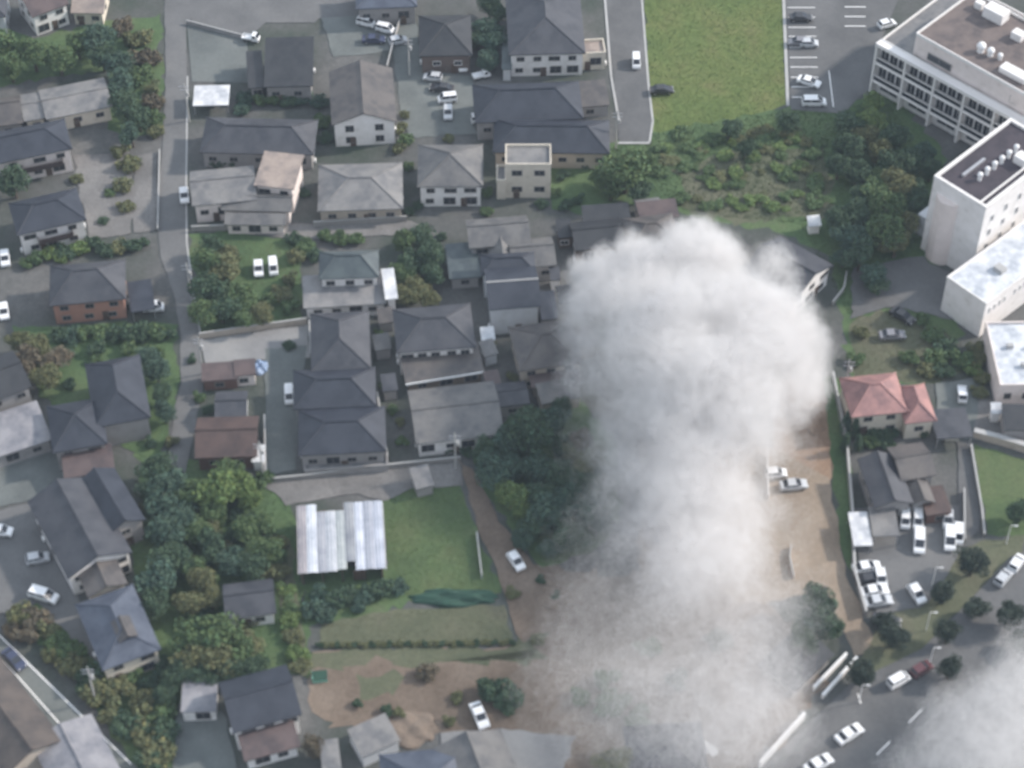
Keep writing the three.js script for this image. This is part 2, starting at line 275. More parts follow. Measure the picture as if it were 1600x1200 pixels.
marking('pale edge lines of the diagonal road', [[[-20, 975], [205, 1195]], [[-20, 1008], [28, 1058], [145, 1190]]], 0.22);
marking('white lane dashes on the main road', [[[1340, 1085], [1345, 1100]], [[1440, 1110], [1420, 1130]], [[1390, 1160], [1370, 1180]], [[1330, 1215], [1310, 1230]]], 0.2);

// ---------------------------------------------------------------- builders for houses
const winGeo = {}, paneGeo = {};
function windowPart(parent, x, y, z, turn, w, h, white) {
  const k = w.toFixed(1) + 'x' + h.toFixed(1);
  winGeo[k] ??= merge([box(w, 0.09, 0.12, 0, h / 2 - 0.045), box(w, 0.09, 0.16, 0, -h / 2 + 0.045), box(0.09, h - 0.18, 0.12, -w / 2 + 0.045), box(0.09, h - 0.18, 0.12, w / 2 - 0.045), box(0.06, h - 0.18, 0.1)]);
  paneGeo[k] ??= box(w - 0.16, h - 0.16, 0.05);
  const f = mesh('window', winGeo[k], white ? M.frameWhite : M.frame, parent); f.position.set(x, y, z); f.rotation.y = turn;
  mesh('pane', paneGeo[k], M.glass, f); return f;
}
function roofSolid(type, w, d, rise, t) {            // centred on x and z, eaves at y = 0
  const a = w / 2, b = d / 2;
  if (type === 'gu' || type === 'gv') {
    const half = type === 'gu' ? b : a, len = type === 'gu' ? w : d, k = t * Math.hypot(1, rise / half);
    const s = new THREE.Shape([[-half, 0], [-half, -t], [0, rise - k], [half, -t], [half, 0], [0, rise]].map(([x, y]) => new THREE.Vector2(x, y)).reverse());
    const g = new THREE.ExtrudeGeometry(s, { depth: len, bevelEnabled: false }).translate(0, 0, -len / 2);
    if (type === 'gu') g.rotateY(Math.PI / 2);
    return metric(g);
  }
  if (type === 'hu' || type === 'hv') {
    const r = type === 'hu' ? Math.max(0.02, a - b * 0.92) : Math.max(0.02, b - a * 0.92);
    const R = type === 'hu' ? [[-r, rise, 0], [r, rise, 0]] : [[0, rise, b - (b - r)], [0, rise, -r]];
    const v = [[-a, 0, b], [a, 0, b], [a, 0, -b], [-a, 0, -b], ...R, [-a, -t, b], [a, -t, b], [a, -t, -b], [-a, -t, -b]];
    const top = type === 'hu' ? [[0, 1, 5, 4], [1, 2, 5], [2, 3, 4, 5], [3, 0, 4]] : [[0, 1, 4], [1, 2, 5, 4], [2, 3, 5], [3, 0, 4, 5]];
    return poly(v, [...top, [6, 7, 1, 0], [7, 8, 2, 1], [8, 9, 3, 2], [9, 6, 0, 3], [9, 8, 7, 6]]);
  }
  // single pitch, low side to the front
  const v = [[-a, 0, b], [a, 0, b], [a, rise, -b], [-a, rise, -b], [-a, -t, b], [a, -t, b], [a, rise - t, -b], [-a, rise - t, -b]];
  return poly(v, [[0, 1, 2, 3], [4, 5, 1, 0], [5, 6, 2, 1], [6, 7, 3, 2], [7, 4, 0, 3], [7, 6, 5, 4]]);
}
function beam(p, q, w, h) {
  const d = V().subVectors(q, p), L = d.length();
  return new THREE.CylinderGeometry(w, w, L, 6).rotateX(Math.PI / 2).applyQuaternion(new THREE.Quaternion().setFromUnitVectors(V(0, 0, 1), d.normalize())).translate((p.x + q.x) / 2, (p.y + q.y) / 2 + h, (p.z + q.z) / 2);
}
function ridgeLines(type, w, d, rise) {
  const a = w / 2, b = d / 2, out = [];
  if (type === 'gu') out.push(beam(V(-a, rise, 0), V(a, rise, 0), 0.17, 0.05));
  if (type === 'gv') out.push(beam(V(0, rise, -b), V(0, rise, b), 0.17, 0.05));
  if (type[0] === 'h') {
    const r = type === 'hu' ? Math.max(0.02, a - b * 0.92) : Math.max(0.02, b - a * 0.92);
    const p = type === 'hu' ? V(-r, rise, 0) : V(0, rise, r), q = type === 'hu' ? V(r, rise, 0) : V(0, rise, -r);
    if (r > 0.3) out.push(beam(p, q, 0.18, 0.06));
    const near = (x, z) => (type === 'hu' ? (x < 0 ? p : q) : (z > 0 ? p : q));
    for (const [x, z] of [[-a, b], [a, b], [a, -b], [-a, -b]]) out.push(beam(near(x, z), V(x, 0, z), 0.12, 0.03));
  }
  return out.length ? metric(merge(out)) : null;
}
// one block of a building. f = [x0, y0, x1, y1] of its front eaves on the survey grid, depth and eaves height in metres
function frameOf(f, depth, h) {
  const A = G(f[0], f[1], h), B = G(f[2], f[3], h), u = V().subVectors(B, A), w = u.length(); u.normalize();
  const v = V(u.z, 0, -u.x), c = V().addVectors(A, B).multiplyScalar(0.5).addScaledVector(v, depth / 2); c.y = 0;
  return { c, w, turn: Math.atan2(-u.z, u.x) };
}
function building(name, label, category, wall, roof, blocks, group) {
  const f0 = frameOf(blocks[0][0], blocks[0][1], blocks[0][2]);
  const o = thing(name, label, category, f0.c, f0.turn, group);
  blocks.forEach(([f, depth, h, type, opt = {}], bi) => {
    const F = frameOf(f, depth, h), rel = V().subVectors(F.c, f0.c).applyAxisAngle(V(0, 1, 0), -f0.turn), turn = F.turn - f0.turn;
    const holder = (geo, n, m) => { const e = mesh(n, geo, m, o); e.position.copy(rel); e.rotation.y = turn; return e; };
    const W = F.w, D = depth, ov = opt.ov ?? (type === 'flat' ? 0 : 0.5), t = 0.2, rise = opt.rise ?? (type[0] === 's' ? 0.7 : Math.min(W, D) * 0.24);
    const wm = mats['w_' + (opt.wall || wall)], rm = mats[opt.roof || roof], w = W - 2 * ov, d = D - 2 * ov, y0 = (opt.y0 ?? 0) + bi * 0.003;
    // walls
    if (!opt.open) {
      let g;
      if (type === 'gu' || type === 'gv') {
        const half = (type === 'gu' ? d : w) / 2, len = type === 'gu' ? w : d, full = (type === 'gu' ? D : W) / 2, at = (x) => h - t + rise * (1 - Math.abs(x) / full) - 0.08;
        const s = new THREE.Shape([[-half, y0], [half, y0], [half, at(half)], [0, at(0)], [-half, at(half)]].map(([x, y]) => new THREE.Vector2(x, y)));
        g = new THREE.ExtrudeGeometry(s, { depth: len, bevelEnabled: false }).translate(0, 0, -len / 2); if (type === 'gu') g.rotateY(Math.PI / 2);
      } else if (type[0] === 's') {
        const at = (z) => h - t - 0.05 + rise * (D / 2 - z) / D, s = new THREE.Shape([[-d / 2, y0], [d / 2, y0], [d / 2, at(d / 2)], [-d / 2, at(-d / 2)]].map(([x, y]) => new THREE.Vector2(x, y)));
        g = new THREE.ExtrudeGeometry(s, { depth: w, bevelEnabled: false }).translate(0, 0, -w / 2).rotateY(-Math.PI / 2);
      } else g = box(w, h - y0 - (type === 'flat' ? 0.45 : 0.1), d, 0, (h + y0 - (type === 'flat' ? 0.45 : 0.1)) / 2, 0);
      holder(metric(g), 'wall', wm);
    } else for (const [sx, sz] of [[-1, 1], [1, 1], [-1, -1], [1, -1]]) holder(box(0.14, h - t + (type[0] === 's' && sz < 0 ? rise * 0.9 : 0), 0.14, sx * (w / 2 - 0.1), (h - t + (type[0] === 's' && sz < 0 ? rise * 0.9 : 0)) / 2, sz * (d / 2 - 0.1)), 'post', M.metal);
    // roof
    if (type === 'flat') {
      holder(metric(box(w - 0.3, 0.12, d - 0.3, 0, h - 0.38, 0)), 'roof', rm);
      const p = opt.rim ?? 0.22; holder(metric(merge([box(w + 0.1, 0.6, p, 0, h - 0.15, d / 2 - p / 2 + 0.05), box(w + 0.1, 0.6, p, 0, h - 0.15, -d / 2 + p / 2 - 0.05), box(p, 0.6, d + 0.1 - 2 * p, -w / 2 + p / 2 - 0.05, h - 0.15, 0), box(p, 0.6, d + 0.1 - 2 * p, w / 2 - p / 2 + 0.05, h - 0.15, 0)])), 'parapet', wm === mats.w_grey ? wm : mats['w_' + (opt.parapet || opt.wall || wall)]);
    } else {
      holder(roofSolid(type, W, D, rise, t).translate(0, h, 0), 'roof', rm);
      const rg = opt.ridge === 0 ? null : ridgeLines(type, W, D, rise); if (rg) holder(rg.translate(0, h, 0), 'ridge_cap', opt.lightRidge ? M.paleConcrete : rm);
    }
    if (opt.whiteEdge) holder(box(W + 0.06, 0.32, 0.16, 0, h - 0.1, D / 2 + 0.1), 'gutter', M.whitePaint);
    // windows, storey by storey
    if (opt.open || opt.win === 0) return;
    const st = opt.st ?? (h > 8 ? 3 : h > 4.6 ? 2 : 1), sh = (h - y0 - 0.3) / st, ca = Math.cos(turn), sa = Math.sin(turn), q = opt.wh ?? 1.1;
    const put = (lx, ly, lz, a, ww, hh) => windowPart(o, rel.x + lx * ca + lz * sa, ly, rel.z - lx * sa + lz * ca, turn + a, ww, hh, (opt.wall || wall) === 'brown');
    for (let s = 0; s < st; s++) {
      const y = y0 + sh * s + sh * 0.56, n = opt.wf ?? Math.max(1, Math.round(w / 3.6)), m = opt.ws ?? Math.max(1, Math.round(d / 5));
      for (let k = 0; k < n; k++) { const big = rnd() < 0.35 && !opt.even; put(-w / 2 + w * (k + 0.5 + (opt.even ? 0 : rr(-0.12, 0.12))) / n, y, d / 2 + 0.03, 0, Math.min(opt.ww ?? (big ? 2.2 : 1.5), w / n - 0.3), big && s === 0 ? 1.7 : q); }
      for (const sd of [-1, 1]) for (let k = 0; k < m; k++) if (rnd() < 0.75) put(sd * (w / 2 + 0.03), y, -d / 2 + d * (k + 0.5 + rr(-0.15, 0.15)) / m, sd * Math.PI / 2, 1.2, 0.9);
    }
    if (opt.balcony) {
      const bw = w * opt.balcony[1], bx = -w / 2 + w * opt.balcony[0] + bw / 2, by = y0 + sh + 0.1;
      holder(metric(merge([box(bw, 0.14, 1.2, bx, by, d / 2 + 0.6), box(bw, 0.9, 0.1, bx, by + 0.52, d / 2 + 1.15), box(0.1, 0.9, 1.08, bx - bw / 2 + 0.05, by + 0.52, d / 2 + 0.55), box(0.1, 0.9, 1.08, bx + bw / 2 - 0.05, by + 0.52, d / 2 + 0.55)])), 'balcony', opt.darkRail ? M.darkRail : wm);
    }
    if (category === 'house' && bi === 0) for (let k = 0, n = 1 + Math.floor(rnd() * 2); k < n; k++) { const sd = rnd() < 0.5 ? -1 : 1; holder(merge([box(0.32, 0.62, 0.82), new THREE.CylinderGeometry(0.25, 0.25, 0.04, 14).rotateZ(Math.PI / 2).translate(sd * 0.17, 0, 0)]).translate(sd * (w / 2 + 0.3), y0 + 0.42, rr(-0.3, 0.4) * d), 'air_conditioner', M.frameWhite); }
    if (bi === 0 && category === 'house') { const e = holder(box(1.1, 2.05, 0.1, rr(-0.3, 0.3) * w, y0 + 1.03, d / 2 + 0.04), 'door', M.door); mesh('handle', box(0.05, 0.3, 0.05, 0, 0, 0).translate(e.geometry.boundingBox?.max.x ?? 0, 0, 0), M.metal, e).position.set(0, y0 + 1.0, d / 2 + 0.11); }
  });
  return o;
}
const house = (label, wall, roof, blocks) => building('house', label, 'house', wall, roof, blocks);
const carport = (label, roof, f, depth, h, group) => building('carport', label, 'carport', 'white', roof, [[f, depth, h, 's', { open: 1, rise: 0.25, ov: 0.15, ridge: 0 }]], group);
const shed = (label, wall, roof, f, depth, h, type = 's', opt = {}) => building('shed', label, 'shed', wall, roof, [[f, depth, h, type, { wf: 1, ws: 0, ov: 0.25, ...opt }]]);

// ---------------------------------------------------------------- the houses, row by row
// west of the lane
house('house with dark brown roof and blank white wall above the hedge', 'white', 'brown', [[[50, 27, 108, 6], 9, 5, 'gu']]);
house('small house with peach coloured roof beside the wooded garden', 'cream', 'beige', [[[110, 20, 162, 21], 8, 3.2, 'gu']]);
house('pale walled house half behind the trees at the north west corner', 'pale', 'slate', [[[-60, 30, 9, 26], 9, 5, 'hu']]);
house('long house with pale grey low roof and cream side wall', 'cream', 'light', [[[72, 187, 176, 166], 8.6, 3.6, 'gu', { rise: 1.0 }], [[37, 190, 72, 184], 7.6, 3.3, 'gu', { rise: 0.9 }]]);
house('grey roofed house joined beside the long pale grey roof', 'grey', 'taupe', [[[-50, 204, 36, 192], 8, 3.4, 'gu']]);
house('white house with navy hip roof and shorter dark balcony rail beside the gravel yard', 'pink', 'navy', [[[-35, 262, 113, 232], 8.5, 5.6, 'hu', { rise: 2.2, balcony: [0.45, 0.45], darkRail: 1 }]]);
house('white house with navy hip roof and long dark balcony rail', 'white', 'navy', [[[27, 368, 135, 343], 8.5, 5.4, 'hu', { rise: 2.2, balcony: [0.25, 0.55], darkRail: 1 }]]);
house('salmon pink walled house with grey hip roof', 'salmon', 'slate', [[[77, 478, 197, 467], 9.5, 5, 'hu', { rise: 3, roof: 'slate' }]]);
carport('dark blue carport roof beside the salmon house', 'navy', [205, 488, 243, 482], 7, 2.6);
building('house', 'house with dark ribbed roof and large pale flat annex at the west edge', 'house', 'grey', 'dark', [[[-60, 645, 50, 604], 9, 6.2, 'gu', { rise: 1.6 }], [[-40, 726, 82, 686], 8.5, 3.4, 's', { roof: 'lilac', rise: 0.6, wall: 'grey' }]]);
house('big navy roofed house with crossing ridges among dark trees', 'grey', 'navy', [[[82, 708, 168, 693], 10, 5.2, 'hu', { rise: 2.6 }], [[148, 668, 236, 652], 14, 5.6, 'hv', { rise: 3, win: 0 }], [[100, 748, 180, 735], 5, 3, 's', { roof: 'brown', rise: 1 }]]);
house('long grey tiled house with white gable end by the parking yard', 'white', 'slate', [[[106, 905, 207, 863], 17, 5, 'gv', { rise: 2.4, roof: 'slate' }]]);
house('narrow navy roofed house alongside the long grey tiled house', 'grey', 'navy', [[[168, 838, 228, 812], 12, 5, 'gv', { rise: 1.9 }]]);
house('house with blue grey hip roof and small dark dormer', 'cream', 'blue', [[[160, 1048, 252, 1014], 13, 4.8, 'hv', { rise: 2.2 }], [[138, 935, 200, 912], 7, 4.4, 'gv', { roof: 'taupe', rise: 1.2, win: 0 }], [[186, 1004, 216, 993], 4, 6.6, 'gv', { rise: 0.7, wall: 'brown', win: 0, y0: 4, roof: 'taupe' }]]);
building('workshop', 'large brown roofed workshop beside the diagonal road', 'workshop', 'beige', 'umber', [[[8, 1212, 100, 1156], 26, 4.6, 'gv', { rise: 2.0 }]]);
house('pale lilac roofed building by the white car on the diagonal road', 'white', 'lilac', [[[92, 1250, 190, 1205], 11, 4, 'gv', { rise: 1 }]]);
shed('pale flat roofed shed at the head of the driveway', 'white', 'lilac', [282, 1113, 338, 1111], 6, 2.8, 's', { rise: 0.3 });
house('navy roofed house with white gable edge and brown lower roof', 'white', 'navy', [[[364, 1146, 472, 1116], 9, 5.4, 'gu', { rise: 2.2 }], [[382, 1190, 470, 1166], 5.5, 3, 's', { roof: 'brown', rise: 1.4 }]]);
house('small dark roofed cottage with white front hidden among trees', 'white', 'slate', [[[352, 968, 432, 958], 6.5, 3.2, 'gu', { rise: 1.5 }]]);
// between the lane and the courtyard
house('charcoal roofed house above the bright white carport', 'grey', 'dark', [[[412, 136, 489, 134], 12.5, 4.4, 's', { rise: 1.5 }], [[388, 138, 413, 136], 10, 3.6, 's', { rise: 0.6 }]]);
carport('bright bluish white carport beside the lane', 'white', [301, 165, 357, 164], 5.4, 2.5);
house('wide dark hip roofed house behind the pink roofed annex', 'grey', 'teal', [[[312, 238, 490, 242], 9.5, 4, 'hu', { rise: 2.4, roof: 'slate' }]]);
house('grey tiled house with pink flat annex and stepped verandah roofs', 'pink', 'grey', [[[300, 322, 402, 312], 9, 4.6, 'gu', { rise: 1.7, roof: 'light' }], [[396, 289, 459, 296], 8.5, 6.2, 's', { roof: 'beige', rise: 0.5 }], [[345, 328, 455, 331], 5, 3.6, 'gu', { roof: 'grey', rise: 1.2 }], [[350, 351, 446, 352], 2.4, 2.7, 's', { roof: 'grey', rise: 0.6 }]]);
house('white gabled house with four dark square windows', 'white', 'taupe', [[[518, 196, 620, 190], 15, 5.6, 'gv', { rise: 2.4, wf: 2, st: 2, ww: 1.6, wh: 1.5, even: 1 }]]);
house('broad low grey hip roofed house behind the block wall', 'beige', 'light', [[[496, 330, 630, 326], 12, 3.6, 'hu', { rise: 2.1 }]]);
house('house with pyramid roof and white front wall', 'white', 'grey', [[[652, 292, 755, 291], 11, 5.2, 'hv', { rise: 2.8 }]]);
building('house', 'boxy cream two storey house with flat roof', 'house', 'cream', 'concrete', [[[790, 257, 861, 257], 5.2, 8, 'flat', { st: 2, wf: 2, ww: 1.9, wh: 1.3, even: 1, roof: 'light' }], [[776, 282, 790, 282], 4, 4.5, 'flat', { win: 0 }]]);
house('large dark hip roofed house below the white walled house', 'grey', 'navy', [[[742, 192, 912, 185], 10.5, 4.6, 'hu', { rise: 3 }]]);
house('dark hip roofed house behind the boxy cream house', 'beige', 'navy', [[[770, 238, 953, 240], 9, 4.2, 'hu', { rise: 2.5 }]]);
house('house with big dark blue roof and white front wall', 'white', 'slate', [[[795, 86, 915, 83], 18, 5.6, 'hv', { rise: 3.4, wf: 4 }]]);
house('little cream annex beside the cul-de-sac road', 'cream', 'beige', [[[910, 84, 946, 82], 4, 4, 'flat', { wf: 1 }]]);
shed('low grey shed beside the cul-de-sac road', 'grey', 'taupe', [903, 168, 953, 164], 6.5, 2.8);
house('dark roofed house beside the courtyard of parked cars', 'brown', 'dark', [[[655, 88, 738, 86], 12, 4.6, 'hu', { rise: 2.6 }]]);
house('blue roofed house at the top of the courtyard', 'grey', 'blue', [[[556, 14, 652, 10], 9, 4.6, 'hu']]);
shed('narrow pale roofed lean-to beside the big dark blue roof', 'pale', 'teal', [784, 108, 800, 108], 9, 3, 's', { win: 0 });
house('grey tiled traditional house with several stepped roofs', 'grey', 'grey', [[[733, 388, 830, 380], 7, 5.2, 'gu', { rise: 1.8 }], [[800, 420, 870, 414], 7, 4.2, 'gu', { rise: 1.6 }], [[702, 436, 752, 432], 8, 3, 's', { roof: 'teal', rise: 0.6 }], [[765, 412, 808, 409], 6, 4.4, 'gv', { rise: 1.4 }]]);
house('navy roofed house with tall blank pale front wall', 'pale', 'navy', [[[764, 484, 846, 478], 9.5, 6.6, 'gu', { rise: 1.6, wf: 0, lightRidge: 1 }], [[752, 430, 838, 426], 5, 6, 'hu', { rise: 1.4, win: 0 }]]);
house('house with green grey hip roof over a wide beige lower roof and white side', 'white', 'teal', [[[498, 436, 592, 433], 6.5, 6, 'hu', { rise: 2.2, wf: 3 }], [[474, 482, 604, 474], 7, 3.2, 's', { roof: 'concrete', rise: 0.8 }], [[602, 468, 622, 466], 7, 4.4, 's', { roof: 'white', rise: 0.3, win: 0 }]]);
house('slate hip roofed house joined below the beige lower roof', 'grey', 'slate', [[[486, 580, 580, 575], 13, 4.8, 'hv', { rise: 2.6 }]]);
house('grey hip roofed house with white balcony rail and brown lower roof', 'white', 'slate', [[[620, 552, 744, 542], 10, 5.8, 'hu', { rise: 2.4, wf: 5 }], [[634, 600, 757, 580], 6, 3.1, 's', { roof: 'taupe', rise: 1.2, wall: 'timber', whiteEdge: 1 }]]);
house('taupe hip roofed house at the edge of the smoke', 'beige', 'taupe', [[[812, 580, 912, 566], 10, 5.2, 'hu', { rise: 2.5 }], [[830, 606, 908, 596], 4, 2.9, 's', { rise: 0.9, roof: 'brown' }]]);
house('grey tin roofed house above the clipped dark trees', 'white', 'grey', [[[650, 694, 788, 678], 11.5, 3.8, 'gu', { rise: 1.6 }]]);
house('dark hip roofed house beside the white car in the alley', 'grey', 'navy', [[[458, 640, 588, 634], 8.5, 4.4, 'hu', { rise: 2.2 }]]);
house('dark roofed house with grey concrete terrace in front', 'grey', 'dark', [[[466, 712, 604, 705], 9.5, 4.4, 'hu', { rise: 2.2, roof: 'navy' }], [[476, 735, 606, 727], 2.8, 1.6, 'flat', { win: 0, wall: 'grey', roof: 'concrete' }]]);
house('small house with brownish maroon roof by the alley', 'rust', 'maroon', [[[304, 716, 402, 713], 8.5, 3.6, 'gu', { rise: 1.8 }]]);
shed('white cube shed beside the maroon roof', 'white', 'white', [393, 722, 413, 722], 3, 2.4, 's', { win: 0 });
shed('rusty brown shed roof beside the blue tarpaulin', 'rust', 'brown', [315, 596, 372, 592], 3.4, 2.6);
shed('short brown shed roof with pink wall beside the blue tarpaulin', 'pink', 'brown', [366, 588, 400, 585], 3, 2.8);
shed('slate grey gabled shed by the alley', 'pale', 'slate', [335, 652, 386, 650], 5.5, 2.8, 'gu', { rise: 0.9 });
shed('dark roofed shed between the tin roofed and taupe roofed houses', 'grey', 'slate', [778, 636, 828, 630], 5, 3, 'gu', { rise: 0.9 });
shed('pale grey roofed shed in front of the taupe roofed house', 'beige', 'grey', [846, 632, 908, 620], 4, 2.8);
shed('little blue white box roof beside the balcony house', 'pale', 'palewhite', [752, 532, 774, 530], 2.4, 3.2, 's', { win: 0 });
shed('little grey box roof below the blue white one', 'pale', 'light', [757, 558, 779, 552], 3, 2.6, 's', { win: 0 });
shed('small pale square shed roof beside the dirt track', 'grey', 'light', [650, 765, 679, 758], 4, 2.4, 's', { win: 0 });
shed('thin dark shed beside the tall pale wall', 'grey', 'navy', [846, 500, 872, 498], 6, 3.2);
shed('small white fronted hut behind the smoke edge', 'white', 'slate', [860, 438, 876, 437], 2.6, 3, 's', { win: 0 });
house('dark taupe hip roofed house at the top edge of the smoke', 'grey', 'taupe', [[[984, 392, 1066, 382], 8, 4, 'hu', { rise: 2 }]]);
house('dark roofed house between the white tank and the smoke', 'brown', 'dark', [[[898, 392, 978, 384], 7, 3.8, 'gu', { rise: 1.6 }]]);
shed('brown roofed outbuilding above the dark taupe house', 'grey', 'brown', [1000, 345, 1062, 338], 4, 2.8);
shed('dark outbuilding roof below the scrub edge', 'grey', 'dark', [912, 350, 986, 345], 4, 2.8);
shed('small dark outbuilding beside the stepped grey roofs', 'brown', 'dark', [872, 372, 896, 370], 4, 2.8);
shed('pale ridge roofed hut beside the scrub', 'beige', 'light', [994, 330, 1034, 326], 3, 2.6, 'gu', { rise: 0.7 });
house('dark gabled house with white gable trim behind the smoke', 'white', 'slate', [[[1243, 470, 1302, 414], 11, 4.8, 'gv', { rise: 2.2 }]]);
shed('white roofed hut on the scrub slope', 'white', 'white', [1264, 354, 1284, 352], 2, 2.2, 's', { win: 0 });
shed('low tin roofed store beside the slate hip roofed house', 'grey', 'grey', [586, 548, 612, 544], 3, 2.6, 's', { win: 0 });
shed('narrow brown store below the white balcony rail house', 'timber', 'brown', [760, 606, 784, 602], 3, 2.5, 's', { win: 0 });
shed('small taupe store above the white balcony rail house', 'grey', 'taupe', [592, 506, 616, 503], 3, 2.5, 's', { win: 0 });
shed('dark lean-to between the tall pale wall and the smoke', 'grey', 'dark', [874, 474, 900, 470], 3.4, 2.8, 's', { win: 0 });
shed('taupe annex roof at the smoke edge beside the taupe house', 'beige', 'taupe', [898, 545, 934, 538], 4, 3.2, 's', { win: 0 });
shed('grey annex behind the dark hip roofed houses', 'grey', 'slate', [598, 612, 622, 609], 3.2, 2.6, 's', { win: 0 });
// south
shed('pale blue grey roofed shed beside the tan mound', 'pale', 'light', [566, 1184, 626, 1157], 5, 3, 's', { rise: 0.4, win: 0 });
shed('small pale roofed shed beside the dark brown tree', 'pale', 'light', [504, 1208, 534, 1204], 5, 2.6, 's', { win: 0 });
house('house with blue roof at the south edge beside the grey drive', 'white', 'blue', [[[600, 1276, 742, 1262], 10, 4.6, 'hu', { rise: 2.2 }]]);
house('pale grey gabled house at the foot of the grey drive', 'white', 'grey', [[[726, 1310, 838, 1276], 15, 4.6, 'gv', { rise: 2 }]]);
house('dark roofed house under the lower smoke', 'grey', 'slate', [[[985, 1230, 1110, 1222], 10, 4.4, 'hu', { rise: 2.2 }]]);
// east
house('red tiled house with cream walls and hipped side wing', 'cream', 'red', [[[1330, 652, 1420, 643], 8.5, 5.4, 'hu', { rise: 2.6, lightRidge: 0 }], [[1414, 662, 1464, 657], 8, 4.4, 'hv', { rise: 2.2 }]]);
carport('slate blue flat carport beside the red tiled house', 'slate', [1464, 686, 1521, 682], 6, 2.7);
building('house', 'cluster of dark grey roofs above the rows of white cars', 'house', 'grey', 'taupe', [[[1408, 752, 1464, 742], 7, 4.6, 'gu', { rise: 1.4 }], [[1366, 794, 1428, 786], 10, 4.2, 'gv', { roof: 'slate', rise: 1.3 }], [[1424, 790, 1462, 785], 6, 3.4, 'gv', { rise: 1.1, roof: 'taupe' }]]);
shed('maroon shed roof beside the rows of white cars', 'rust', 'maroon', [1448, 806, 1488, 800], 5, 2.6);
carport('white flat carport beside the wall of the sandy ground', 'white', [1334, 853, 1364, 852], 6.4, 2.6);
carport('pale grey flat carport beside the white one', 'light', [1364, 838, 1406, 837], 5.6, 2.9);
building('hall', 'long low dark roofed hall with white rail beside the main road', 'hall', 'grey', 'dark', [[[1240, 1082, 1304, 1022], 7, 2.6, 'gu', { rise: 0.7 }]]);
// big white buildings in the north east
{
  const o = building('apartment_building', 'white apartment building with dark glazed balconies and brown roof deck', 'apartment building', 'white', 'deck', [
    [[1378, 62, 1610, 190], 24, 12, 'flat', { win: 0, roof: 'light' }],
    [[1432, 52, 1650, 174], 17, 16.5, 'flat', { win: 0, y0: 11.6, wall: 'pink', parapet: 'white' }]]);
  const F = frameOf([1378, 62, 1610, 190], 24, 12), w = F.w, d = 24, bays = 5, bw = w / bays;
  // two tall glazed storeys over a plain ground storey, each bay framed in white
  for (let s = 0; s < 2; s++) for (let k = 0; k < bays; k++) {
    const x = -w / 2 + bw * (k + 0.5), y = 3.3 + s * 4.25;
    const b = mesh('balcony', metric(merge([box(bw - 0.42, 0.25, 1.3, 0, 0.12, 0.65), box(bw - 0.42, 0.2, 0.1, 0, 1.25, 1.22)])), mats.w_white, o); b.position.set(x, y, d / 2);
    mesh('glass_rail', box(bw - 0.6, 0.85, 0.05, 0, 0.7, 1.22), M.glass, b);
    for (let q = 0; q < 3; q++) windowPart(o, x + (q - 1) * bw * 0.3, y + 2.15, d / 2 + 0.05, 0, bw * 0.28, 3.3, true);
  }
  for (let k = 0; k < bays; k++) windowPart(o, -w / 2 + bw * (k + 0.5), 1.7, d / 2 + 0.05, 0, bw * 0.62, 1.5, true);
  for (let k = 0; k <= bays; k++) mesh('pier', box(0.4, 11.3, 1.45, -w / 2 + bw * k, 5.66, d / 2 + 0.73), mats.w_white, o);
  for (const y of [3.2, 7.45]) mesh('floor_band', box(w, 0.32, 1.42, 0, y, d / 2 + 0.715), mats.w_white, o);
  mesh('fascia', box(w + 0.42, 0.7, 1.55, 0, 11.68, d / 2 + 0.78), mats.w_white, o);
  const F2 = frameOf([1432, 52, 1650, 174], 17, 16.5), rel = V().subVectors(F2.c, F.c).applyAxisAngle(V(0, 1, 0), -F.turn);
  for (const [x, y, ww, hh] of [[-9.5, 13.3, 5.2, 1.5], [6.5, 13.9, 1.6, 1.6]]) { const e = windowPart(o, rel.x + x, y, rel.z + 8.5 + 0.03, 0, ww, hh); e.name = 'window'; }
  // roof plant
  const plantAt = (px, py) => V().subVectors(G(px, py, 16.2), F.c).applyAxisAngle(V(0, 1, 0), -F.turn);
  for (const [px, py, a, b, c] of [[1555, 28, 4.2, 2.2, 2.6], [1585, 118, 5.5, 1.1, 2.2], [1590, 60, 2.2, 1.5, 1.8], [1530, 12, 1.6, 1.4, 1.4]]) { const p = plantAt(px, py); mesh('air_handler', new RoundedBoxGeometry(a, b, c, 2, 0.12).translate(p.x, 16.18 + b / 2, p.z), mats.w_white, o); }
  for (const [px, py, r] of [[1532, 80, 0.85], [1547, 86, 0.7], [1562, 92, 0.5]]) { const p = plantAt(px, py); mesh('water_tank', merge([new THREE.SphereGeometry(r, 14, 10).translate(p.x, 16.18 + r + 0.3, p.z), new THREE.CylinderGeometry(r * 0.7, r * 0.8, 0.6, 12).translate(p.x, 16.48, p.z)]), M.whitePaint, o); }
}
